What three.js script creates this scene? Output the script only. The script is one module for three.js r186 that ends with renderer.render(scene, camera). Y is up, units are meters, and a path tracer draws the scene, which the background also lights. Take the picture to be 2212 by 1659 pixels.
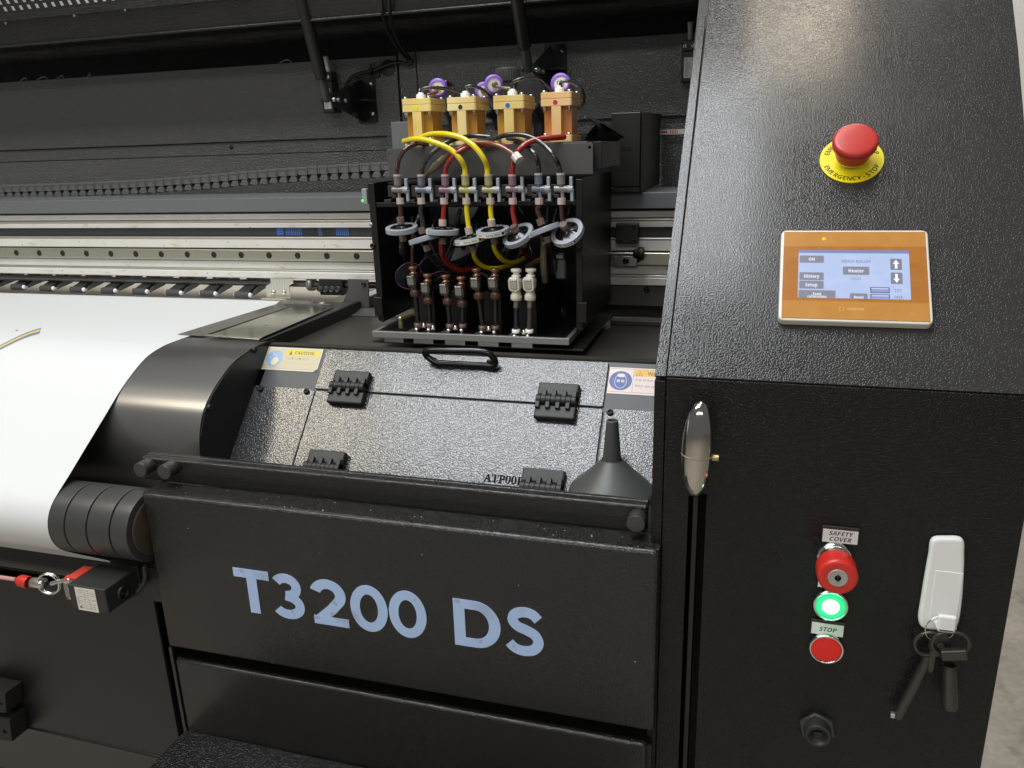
import * as THREE from 'three';
import { RoundedBoxGeometry } from 'three/addons/geometries/RoundedBoxGeometry.js';
import { TextGeometry } from 'three/addons/geometries/TextGeometry.js';
import { FontLoader } from 'three/addons/loaders/FontLoader.js';
import { mergeGeometries } from 'three/addons/utils/BufferGeometryUtils.js';
import { RectAreaLightUniformsLib } from 'three/addons/lights/RectAreaLightUniformsLib.js';

// ---------------------------------------------------------------- camera, light, exposure
const H = 1.4;                                   // lens height above the floor
const scene = new THREE.Scene();
const YAW = THREE.MathUtils.degToRad(17.0067), PITCH = THREE.MathUtils.degToRad(-16.7857), ROLL = THREE.MathUtils.degToRad(-1.790);
const camera = new THREE.PerspectiveCamera(52.27, 4 / 3, 0.05, 60);
camera.position.set(0, H, 0);
camera.rotation.set(PITCH, YAW, ROLL, 'YXZ');
camera.updateMatrixWorld();
scene.add(camera);
scene.background = new THREE.Color().setRGB(0.16, 0.161, 0.162);   // even light of the hall beyond what is built
const renderer = new THREE.WebGLRenderer({ antialias: true });
renderer.toneMapping = THREE.LinearToneMapping;
renderer.toneMappingExposure = 1.0;
renderer.shadowMap.enabled = true;
RectAreaLightUniformsLib.init();
// ceiling lamps, last two added as fill: [x0, x1, z0, z1, radiance, colour]
const LAMPS = [
  ['white ceiling light panel over the print carriage', -1.15, 0.02, -1.0, -0.36, 9, [0.92, 0.96, 1.0]],
  ['cool white ceiling light panel in front of the service flap', -1.52, -0.30, -0.29, 0.36, 9, [0.92, 0.96, 1.0]],
  ['warm white ceiling light panel in front of the paper', -2.5, -1.56, -0.29, 0.36, 9, [1.0, 0.91, 0.74]],
  ['small warm ceiling light above the control cabinet', -0.02, 0.24, -1.25, -0.98, 11, [1.0, 0.86, 0.66]],
  ['added unseen light panel behind the printer for the feed table and wall', -2.2, 0.6, -2.5, -2.1, 10, [1.0, 0.97, 0.93]],  // added to brighten the feed table and wall, no lamp seen there
  ['long added unseen fill panel out in front for the upright faces', -2.2, 2.0, 2.3, 2.9, 9, [1.0, 0.97, 0.92]],  // added fill that lifts the upright faces of beam and panels
];

// ---------------------------------------------------------------- small maths
const V = (x, y, z) => new THREE.Vector3(x, y, z);
const FPX = 3082.105 / 1.8228, CX = 1106, CY = 829.5;     // picture measured 2212 pixels wide
const rotC = new THREE.Matrix4().makeRotationFromEuler(camera.rotation);
const ray = (px, py) => V((px - CX) / FPX, -(py - CY) / FPX, -1).applyMatrix4(rotC);
// a photo pixel on a plane of the machine; frame: origin at the lens, x along the machine, y up, z to the operator
const PZ = (px, py, z) => { const r = ray(px, py); return r.multiplyScalar(z / r.z); };
const PY = (px, py, y) => { const r = ray(px, py); return r.multiplyScalar(y / r.y); };
const PXX = (px, py, x) => { const r = ray(px, py); return r.multiplyScalar(x / r.x); };
function mulberry(a) { return () => { a |= 0; a = a + 0x6D2B79F5 | 0; let t = Math.imul(a ^ a >>> 15, 1 | a); t = t + Math.imul(t ^ t >>> 7, 61 | t) ^ t; return ((t ^ t >>> 14) >>> 0) / 4294967296; }; }
const rnd = mulberry(77);
const lerp = (a, b, t) => a + (b - a) * t, clamp = (v, a = 0, b = 1) => Math.min(b, Math.max(a, v));
const sstep = (a, b, v) => { const t = clamp((v - a) / (b - a)); return t * t * (3 - 2 * t); };
// tilted faces: u along x, v up the slope, w out of the face
function tiltFrame(deg, O) {
  const a = THREE.MathUtils.degToRad(deg), v = V(0, Math.sin(a), -Math.cos(a)), w = V(0, Math.cos(a), Math.sin(a));
  const m = new THREE.Matrix4().makeBasis(V(1, 0, 0), v, w).setPosition(O);
  const inv = m.clone().invert();
  return { m, w, v, at: (px, py, off = 0) => { const r = ray(px, py); const t = (w.dot(O) + off) / w.dot(r); return r.multiplyScalar(t).applyMatrix4(inv); }, pos: (u, vv, ww = 0) => V(u, vv, ww).applyMatrix4(m) };
}
const SL = tiltFrame(46.56, V(0, -0.2075, -0.7055));      // operator panel of the cabinet
const FL = tiltFrame(47.2, V(0, -0.262, -0.9555));        // service flap under the carriage

// ---------------------------------------------------------------- textures
function perlinP(seed) {
  const r = mulberry(seed), g = new Float32Array(512 * 2), p = new Uint8Array(512);
  for (let i = 0; i < 256; i++) { const a = r() * Math.PI * 2; g[2 * i] = Math.cos(a); g[2 * i + 1] = Math.sin(a); p[i] = i; }
  for (let i = 255; i > 0; i--) { const j = Math.floor(r() * (i + 1)); [p[i], p[j]] = [p[j], p[i]]; }
  for (let i = 0; i < 256; i++) p[i + 256] = p[i];
  const f = t => t * t * t * (t * (t * 6 - 15) + 10);
  return (x, y, P) => {
    const xi = Math.floor(x), yi = Math.floor(y), fx = x - xi, fy = y - yi;
    const w = (n) => ((n % P) + P) % P;
    const h = (a, b) => p[(p[w(a) & 255] + w(b)) & 255];
    const d = (hh, dx, dy) => g[2 * hh] * dx + g[2 * hh + 1] * dy;
    const u = f(fx), v = f(fy);
    return 1.4 * lerp(lerp(d(h(xi, yi), fx, fy), d(h(xi + 1, yi), fx - 1, fy), u), lerp(d(h(xi, yi + 1), fx, fy - 1), d(h(xi + 1, yi + 1), fx - 1, fy - 1), u), v);
  };
}
function tex(size, fn, srgb) {
  const d = new Uint8Array(size * size * 4);
  for (let y = 0; y < size; y++) for (let x = 0; x < size; x++) {
    const c = fn(x / size, y / size), k = (y * size + x) * 4;
    if (typeof c === 'number') d[k] = d[k + 1] = d[k + 2] = clamp(c) * 255; else { d[k] = clamp(c[0]) * 255; d[k + 1] = clamp(c[1]) * 255; d[k + 2] = clamp(c[2]) * 255; }
    d[k + 3] = 255;
  }
  const t = new THREE.DataTexture(d, size, size); t.wrapS = t.wrapT = THREE.RepeatWrapping; t.magFilter = THREE.LinearFilter; t.minFilter = THREE.LinearFilter;
  if (srgb) t.colorSpace = THREE.SRGBColorSpace; t.needsUpdate = true; return t;
}
const rep = (t, m) => { const c = t.clone(); c.repeat.set(1 / m, 1 / m); c.needsUpdate = true; return c; };
const N1 = perlinP(3), N2 = perlinP(11), N3 = perlinP(29);
// wrinkled powder coat: short meandering ridges
const crinkle = tex(1024, (u, v) => {
  const P = 60, wx = 0.35 * N2(u * 30, v * 30, 30), wy = 0.35 * N3(u * 30, v * 30, 30);
  const a = N1(u * P + wx, v * P + wy, P), b = N2(u * 120 + 5, v * 120, 120), d = N3(u * 15, v * 15, 15);
  return 0.5 + 0.44 * Math.tanh(5.5 * (a + 0.30 * b + 0.12 * d)) + 0.04 * b;
});
const fineGrain = tex(512, (u, v) => 0.5 + 0.4 * N1(u * 96, v * 96, 96) + 0.25 * N2(u * 192, v * 192, 192));
const smudge = tex(512, (u, v) => { let s = 0, a = 0.5; for (let o = 0, f = 6; o < 5; o++, f *= 2, a *= 0.6) s += a * N3(u * f, v * f, f); return 0.5 + 0.55 * s; });
const streak = tex(512, (u, v) => { let s = 0, a = 0.5; for (let o = 0, f = 4; o < 4; o++, f *= 2, a *= 0.7) s += a * N2(u * f, v * f * 24 % 256, Math.min(256, f * 24)); return 0.5 + 0.5 * s; });
function colourTex(size, base, fn) { return tex(size, (u, v) => { const k = fn(u, v); return typeof k === 'number' ? base.map(c => c * k) : k; }, true); }
const fb = (N, u, v, f0, oct = 4) => { let s = 0, a = 0.5; for (let o = 0, f = f0; o < oct; o++, f *= 2, a *= 0.55) s += a * N(u * f, v * f, f); return s; };
const tankTex = colourTex(256, [1, 1, 1], (u, v) => { // moulded resin: broad yellowing and a few ink specks
  const n = fb(N1, u, v, 3, 2), m = sstep(0.0, 0.5, fb(N2, u, v, 2, 2)), k = sstep(0.42, 0.52, fb(N3, u, v, 16, 2));
  return [0.95 + 0.04 * n - 0.10 * m, 0.85 + 0.10 * n - 0.20 * m, 0.58 + 0.16 * n - 0.24 * m].map((q, i) => lerp(q, [0.30, 0.17, 0.08][i], 0.5 * k));
});
const aluTex = colourTex(512, [1, 1, 1], (u, v) => {
  const n = fb(N1, u, v, 5), s = sstep(0.30, 0.48, fb(N2, u, v * 3 % 1, 9, 4)), d = sstep(0.40, 0.5, fb(N3, u, v, 40, 2));
  let c = [0.86 + 0.05 * n, 0.85 + 0.05 * n, 0.82 + 0.05 * n];
  c = c.map((q, i) => lerp(q, [0.66, 0.58, 0.46][i], 0.3 * s)); return c.map((q, i) => lerp(q, [0.25, 0.2, 0.15][i], 0.4 * d));
});
const floorTex = colourTex(1024, [1, 1, 1], (u, v) => { const n = fb(N1, u, v, 6, 5), m = fb(N2, u, v, 60, 3), k = sstep(0.2, 0.45, fb(N3, u, v, 14, 4)); const c = [0.71, 0.685, 0.64].map(q => q * (1 + 0.14 * n + 0.12 * m)); return c.map((q, i) => lerp(q, [0.55, 0.51, 0.46][i], 0.5 * k)); });
const letterTex = colourTex(512, [1, 1, 1], (u, v) => { const n = fb(N1, u, v, 8), k = 0.4 * sstep(0.36, 0.46, fb(N2, u, v, 14, 4)), l = sstep(0.18, 0.5, fb(N3, u, v, 5, 4)); let c = [0.69 + 0.03 * n, 0.79 + 0.03 * n, 0.94 + 0.02 * n]; c = c.map((q, i) => lerp(q, [0.58, 0.62, 0.68][i], 0.45 * l)); return c.map((q, i) => lerp(q, [0.33, 0.30, 0.28][i], 0.55 * k)); });

// ---------------------------------------------------------------- materials
const lin = (r, g = r, b = r) => new THREE.Color().setRGB(r, g, b);
const M = (color, roughness, o = {}) => new THREE.MeshPhysicalMaterial({ color: Array.isArray(color) ? lin(...color) : typeof color === 'number' && color <= 1 ? lin(color) : new THREE.Color(color), roughness, ...o });
const crinkled = (c, rough, tile, bump, o = {}) => M(c, rough, { bumpMap: rep(crinkle, tile), bumpScale: bump, roughnessMap: rep(smudge, 0.43), ...o });
const mat = {
  slope: crinkled([0.034, 0.033, 0.032], 0.26, 0.095, 0.00012, { ior: 1.55 }),  // reflection of an unbuilt ceiling put into a lighter base colour
  door: crinkled([0.006, 0.0058, 0.0054], 0.50, 0.092, 0.00034, { specularIntensity: 0.7 }),  // shade of a person standing in front put into darker colour, weaker gloss
  front: crinkled([0.0085, 0.008, 0.0068], 0.34, 0.088, 0.00036, { ior: 1.6 }),
  flap: crinkled([0.030, 0.030, 0.031], 0.16, 0.125, 0.00024, { ior: 1.75 }),
  rear: crinkled([0.105, 0.106, 0.106], 0.30, 0.19, 0.00070, { ior: 1.75 }),  // black paint, its speckled reflections put into a greyer base colour
  hood: crinkled([0.012, 0.012, 0.012], 0.30, 0.15, 0.00040),
  satin: M([0.0085, 0.0082, 0.0078], 0.40, { bumpMap: rep(fineGrain, 0.05), bumpScale: 0.00003 }),
  flatGrey: M([0.052, 0.056, 0.062], 0.42, { bumpMap: rep(fineGrain, 0.05), bumpScale: 0.00004 }),
  bed: M([0.034, 0.031, 0.026], 0.36, { bumpMap: rep(fineGrain, 0.06), bumpScale: 0.00003, roughnessMap: null }),
  black: M(0.008, 0.45), gloss: M(0.009, 0.18, { ior: 1.6 }), matte: M(0.012, 0.7),
  plastic: M([0.022, 0.022, 0.022], 0.5, { bumpMap: rep(fineGrain, 0.03), bumpScale: 0.00002 }),
  chain: M([0.12, 0.12, 0.118], 0.5, { bumpMap: rep(fineGrain, 0.03), bumpScale: 0.00003 }),
  greyMetal: M([0.10, 0.098, 0.094], 0.42, { metalness: 0.35, bumpMap: rep(streak, 0.12), bumpScale: 0.00002 }),
  tray: M([0.15, 0.155, 0.16], 0.45, { metalness: 0.2, bumpMap: rep(fineGrain, 0.05), bumpScale: 0.00002 }),
  alu: M(0xffffff, 0.42, { metalness: 0.12, map: rep(aluTex, 0.35), bumpMap: rep(streak, 0.2), bumpScale: 0.00003 }),
  aluDull: M([0.30, 0.29, 0.27], 0.45, { metalness: 0.7, bumpMap: rep(streak, 0.08), bumpScale: 0.00004 }),
  rail: M([0.55, 0.53, 0.42], 0.28, { metalness: 0.85, bumpMap: rep(streak, 0.15), bumpScale: 0.00002 }),
  gold: M([0.45, 0.43, 0.38], 0.4, { metalness: 0.7 }),
  steel: M([0.55, 0.54, 0.50], 0.22, { metalness: 0.95, bumpMap: rep(smudge, 0.2), bumpScale: 0.00004 }),
  chrome: M([0.72, 0.72, 0.70], 0.12, { metalness: 1 }),
  screw: M([0.62, 0.61, 0.58], 0.25, { metalness: 0.9 }),
  brass: M([0.50, 0.40, 0.20], 0.3, { metalness: 0.85 }),
  heater: M([0.29, 0.285, 0.275], 0.31, { metalness: 0.9, bumpMap: rep(streak, 0.25), bumpScale: 0.00002 }),
  rubber: M([0.045, 0.045, 0.043], 0.38, { bumpMap: rep(smudge, 0.1), bumpScale: 0.00005 }),
  paper: M([0.635, 0.645, 0.645], 0.6),
  cream: M([0.62, 0.57, 0.48], 0.65), white: M([0.85, 0.85, 0.84], 0.35), wall: M([0.82, 0.81, 0.78], 0.8),
  ivory: M([0.72, 0.70, 0.62], 0.4), tank: M(0xffffff, 0.30, { map: rep(tankTex, 0.19), clearcoat: 0.7, clearcoatRoughness: 0.15 }),
  red: M([0.60, 0.028, 0.020], 0.32), redCap: M([0.50, 0.035, 0.028], 0.3), yellowPlate: M([0.74, 0.62, 0.02], 0.35),
  frost: M([0.46, 0.49, 0.54], 0.3, { transmission: 0.3, thickness: 0 }),
  clear: M([0.55, 0.50, 0.47], 0.18, { clearcoat: 0.6 }), nutPink: M([0.58, 0.46, 0.41], 0.22, { clearcoat: 0.6 }), nutBrown: M([0.16, 0.11, 0.085], 0.25, { clearcoat: 0.5 }),
  hoseYellow: M([0.76, 0.60, 0.01], 0.16, { clearcoat: 0.8 }), hoseRed: M([0.30, 0.022, 0.014], 0.14, { clearcoat: 0.9 }), hoseDark: M([0.055, 0.022, 0.016], 0.12, { clearcoat: 1 }),
  hoseBlack: M([0.022, 0.024, 0.026], 0.12, { clearcoat: 1 }), hoseBrown: M([0.20, 0.07, 0.035], 0.15, { clearcoat: 0.9 }),
  purple: M([0.25, 0.12, 0.62], 0.35), funnel: M([0.072, 0.075, 0.072], 0.40, { bumpMap: rep(smudge, 0.1), bumpScale: 0.00006 }),
  keyMetal: M([0.085, 0.08, 0.073], 0.36, { metalness: 0.8, bumpMap: rep(smudge, 0.03), bumpScale: 0.00008 }),
  ribbon: M([0.10, 0.10, 0.11], 0.5), bluegrey: M([0.30, 0.33, 0.34], 0.4),
};

// ---------------------------------------------------------------- geometry helpers (all non-indexed, with uv in metres)
function fin(g) { if (g.index) g = g.toNonIndexed(); for (const k of Object.keys(g.attributes)) if (!['position', 'normal', 'uv'].includes(k)) g.deleteAttribute(k); return g; }
function uvm(g) {
  g = fin(g); const p = g.attributes.position, n = p.count, uv = new Float32Array(n * 2), a = V(), b = V(), c = V(), q = V();
  for (let i = 0; i < n; i += 3) {
    a.fromBufferAttribute(p, i); b.fromBufferAttribute(p, i + 1); c.fromBufferAttribute(p, i + 2);
    q.copy(b).sub(a).cross(c.clone().sub(a)); const x = Math.abs(q.x), y = Math.abs(q.y), z = Math.abs(q.z);
    [a, b, c].forEach((t, k) => { const s = x >= y && x >= z ? [t.z, t.y] : y >= z ? [t.x, t.z] : [t.x, t.y]; uv[2 * (i + k)] = s[0]; uv[2 * (i + k) + 1] = s[1]; });
  }
  g.setAttribute('uv', new THREE.BufferAttribute(uv, 2)); return g;
}
function box(x0, x1, y0, y1, z0, z1, r = 0) {
  const w = Math.abs(x1 - x0), h = Math.abs(y1 - y0), d = Math.abs(z1 - z0);
  const g = r > 0 ? new RoundedBoxGeometry(w, h, d, 2, Math.min(r, w * .49, h * .49, d * .49)) : new THREE.BoxGeometry(w, h, d);
  return uvm(g.translate((x0 + x1) / 2, (y0 + y1) / 2, (z0 + z1) / 2));
}
const alongQ = (d) => new THREE.Quaternion().setFromUnitVectors(V(0, 1, 0), d.clone().normalize());
function cyl(p, q, r0, r1 = r0, seg = 20, open = false) {
  const d = q.clone().sub(p), g = new THREE.CylinderGeometry(r1, r0, d.length(), seg, 1, open);
  g.applyQuaternion(alongQ(d)).translate((p.x + q.x) / 2, (p.y + q.y) / 2, (p.z + q.z) / 2); return uvm(g);
}
// profile [[radius, along] ...] turned about an axis
function lathe(prof, p, axis, seg = 28, spin = 0) {
  const g = new THREE.LatheGeometry(prof.map(([r, h]) => new THREE.Vector2(Math.max(r, 1e-5), h)), seg); if (spin) g.rotateY(spin);
  g.applyQuaternion(alongQ(axis)).translate(p.x, p.y, p.z); return uvm(g);
}
function tube(pts, r, seg = 40, rad = 10, closed = false) {
  const c = new THREE.CatmullRomCurve3(pts, closed, 'centripetal'); const gs = [new THREE.TubeGeometry(c, seg, r, rad, closed)];
  if (!closed) for (const e of [pts[0], pts[pts.length - 1]]) gs.push(new THREE.SphereGeometry(r * 0.98, rad, 6).translate(e.x, e.y, e.z));
  return join(gs.map(uvm));
}
function join(gs) { return mergeGeometries(gs.map(fin), false); }
// polygon [[a,b]...] extruded; axis 'x': (a,b)=(z,y) extruded x0..x1 ; 'z': (a,b)=(x,y) extruded z0..z1 ; 'y': (a,b)=(x,z)
function prism(poly, axis, c0, c1, bevel = 0, holes = []) {
  const s = new THREE.Shape(poly.map(([a, b]) => new THREE.Vector2(a, b)));
  for (const h of holes) s.holes.push(new THREE.Path(h.map(([a, b]) => new THREE.Vector2(a, b))));
  const lo = Math.min(c0, c1), len = Math.abs(c1 - c0);
  const g = new THREE.ExtrudeGeometry(s, { depth: Math.max(len - 2 * bevel, 1e-5), bevelEnabled: bevel > 0, bevelThickness: bevel, bevelSize: bevel, bevelOffset: -bevel, bevelSegments: 3, curveSegments: 12 });
  g.translate(0, 0, lo + bevel);
  const m = new THREE.Matrix4();
  if (axis === 'x') m.set(0, 0, 1, 0, 0, 1, 0, 0, 1, 0, 0, 0, 0, 0, 0, 1);
  else if (axis === 'y') m.set(1, 0, 0, 0, 0, 0, 1, 0, 0, 1, 0, 0, 0, 0, 0, 1);
  if (axis !== 'z') { const gg = fin(g); const p = gg.attributes.position, n = gg.attributes.normal; // mirrored axes: flip the winding
    gg.applyMatrix4(m); for (const A of [p, n]) for (let i = 0; i < A.count; i += 3) { const t = [A.getX(i + 1), A.getY(i + 1), A.getZ(i + 1)]; A.setXYZ(i + 1, A.getX(i + 2), A.getY(i + 2), A.getZ(i + 2)); A.setXYZ(i + 2, ...t); } return uvm(gg); }
  return uvm(g);
}
const rrect = (x0, x1, y0, y1, r, n = 5) => { const o = []; for (const [cx, cy, a0] of [[x1 - r, y1 - r, 0], [x0 + r, y1 - r, 90], [x0 + r, y0 + r, 180], [x1 - r, y0 + r, 270]]) for (let i = 0; i <= n; i++) { const a = (a0 + 90 * i / n) * Math.PI / 180; o.push([cx + r * Math.cos(a), cy + r * Math.sin(a)]); } return o; };
const circle = (cx, cy, r, n = 20) => Array.from({ length: n }, (_, i) => [cx + r * Math.cos(i / n * 6.28318), cy + r * Math.sin(i / n * 6.28318)]);
const put = (g, m) => g.applyMatrix4(m);
// sheet swept along x through profile points [z, y], with thickness inwards
function sheet(prof, x0, x1, th, smooth = 60) {
  const c = new THREE.CatmullRomCurve3(prof.map(([z, y]) => V(0, y, z)), false, 'centripetal'), pts = c.getSpacedPoints(smooth), pos = [], uv = [], nor = [];
  const nn = pts.map((p, i) => { const t = (pts[i + 1] || p).clone().sub(pts[i - 1] || p).normalize(); return V(0, t.z, -t.y); });
  const quad = (a, b, cc, d, na, nb, nc, nd, ua, ub, uc, ud) => { for (const [p, n, u] of [[a, na, ua], [cc, nc, uc], [b, nb, ub], [a, na, ua], [d, nd, ud], [cc, nc, uc]]) { pos.push(p.x, p.y, p.z); nor.push(n.x, n.y, n.z); uv.push(...u); } };
  let L = 0; const X = (p, x, off, n) => V(x, p.y + n.y * off, p.z + n.z * off);
  for (let i = 0; i < pts.length - 1; i++) {
    const a = pts[i], b = pts[i + 1], l2 = L + a.distanceTo(b), n0 = nn[i], n1 = nn[i + 1];
    quad(X(a, x0, 0, n0), X(a, x1, 0, n0), X(b, x1, 0, n1), X(b, x0, 0, n1), n0, n0, n1, n1, [x0, L], [x1, L], [x1, l2], [x0, l2]);
    const m0 = n0.clone().negate(), m1 = n1.clone().negate();
    quad(X(a, x1, -th, n0), X(a, x0, -th, n0), X(b, x0, -th, n1), X(b, x1, -th, n1), m0, m0, m1, m1, [x1, L], [x0, L], [x0, l2], [x1, l2]);
    for (const [x, s] of [[x1, 1], [x0, -1]]) { const e = V(s, 0, 0); quad(X(a, x, 0, n0), X(a, x, -th, n0), X(b, x, -th, n1), X(b, x, 0, n1), e, e, e, e, [0, L], [th, L], [th, l2], [0, l2]); }
    L = l2;
  }
  const g = new THREE.BufferGeometry(); g.setAttribute('position', new THREE.Float32BufferAttribute(pos, 3)); g.setAttribute('normal', new THREE.Float32BufferAttribute(nor, 3)); g.setAttribute('uv', new THREE.Float32BufferAttribute(uv, 2)); return g;
}

// ---------------------------------------------------------------- things and parts
const bases = new Map(), used = {};
const numbered = (n) => { const k = used[n] = (used[n] ?? -1) + 1; return k ? `${n}_${String(k).padStart(3, '0')}` : n; };
function thing(name, label, category, base = V(0, -H, 0), group) {
  const g = new THREE.Group(); g.name = numbered(name); g.position.set(base.x, base.y + H, base.z); g.userData = { label, category }; if (group) g.userData.group = group;
  bases.set(g, base.clone()); scene.add(g); return g;
}
function part(parent, name, geo, material, label) {
  const m = new THREE.Mesh(geo, material); m.name = name; m.castShadow = m.receiveShadow = true; if (label) m.userData.label = label;
  const b = bases.get(parent); if (b) m.position.copy(b).negate(); parent.add(m); return m;
}
function structure(name, geo, material) { const m = new THREE.Mesh(geo, material); m.name = name; m.castShadow = m.receiveShadow = true; m.userData.kind = 'structure'; m.position.y = H; scene.add(m); return m; }
function copyOf(src, d, label) { const c = src.clone(); c.name = numbered(src.name.replace(/_\d{3}$/, '')); c.position.add(d); if (label) c.userData.label = label; scene.add(c); return c; }
function canvasTex(w, h, draw) { const c = document.createElement('canvas'); c.width = w; c.height = h; const x = c.getContext('2d'); draw(x, w, h); const t = new THREE.CanvasTexture(c); t.colorSpace = THREE.SRGBColorSpace; return t; }
// flat print: thin plate whose front shows the whole canvas; corners in the local frame
function plate(w, h, th) { return fin(new THREE.BoxGeometry(w, h, th)); }
const X1 = V(1, 0, 0), Y1 = V(0, 1, 0), Z1 = V(0, 0, 1);
// hexagon socket screw head: ring with a dark recess is part of its shape
const socket = (p, ax, r) => join([lathe([[0, r * .35], [r * .45, r * .35], [r * .5, r * .75], [r * .78, r * .8], [r, r * .5], [r, 0]], p, ax, 16)]);
const dome = (p, ax, r, h = 0.6) => lathe([[0, r * h], [r * .5, r * h * .9], [r * .85, r * h * .5], [r, 0]], p, ax, 14);

// ================================================================ setting
const font = await new FontLoader().loadAsync('fonts/droid/droid_sans_bold.typeface.json');
const serif = await new FontLoader().loadAsync('fonts/droid/droid_serif_bold.typeface.json');
structure('floor', box(-6, 6, -H - 0.1, -H, -6, 5), M(0xffffff, 0.55, { map: rep(floorTex, 1.3), bumpMap: rep(fineGrain, 0.2), bumpScale: 0.0003 }));
structure('wall', box(-6, 6, -H, 1.9, -3.3, -3.2), mat.wall);
LAMPS.forEach(([label, x0, x1, z0, z1, L, c]) => {
  const y = 1.66, t = thing('ceiling_light', label, 'ceiling light', V((x0 + x1) / 2, y + 0.06, (z0 + z1) / 2));
  part(t, 'housing', box(x0 - 0.02, x1 + 0.02, y + 0.004, y + 0.06, z0 - 0.02, z1 + 0.02, 0.004), mat.white);
  part(t, 'diffuser', box(x0, x1, y, y + 0.0035, z0, z1), M(0.8, 0.6, { emissive: lin(...c), emissiveIntensity: 1.0 }));
  const l = new THREE.RectAreaLight(lin(...c), L, x1 - x0, z1 - z0); l.position.set((x0 + x1) / 2, y + H - 0.004, (z0 + z1) / 2); l.rotation.x = -Math.PI / 2; l.castShadow = true; scene.add(l);
});

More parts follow.
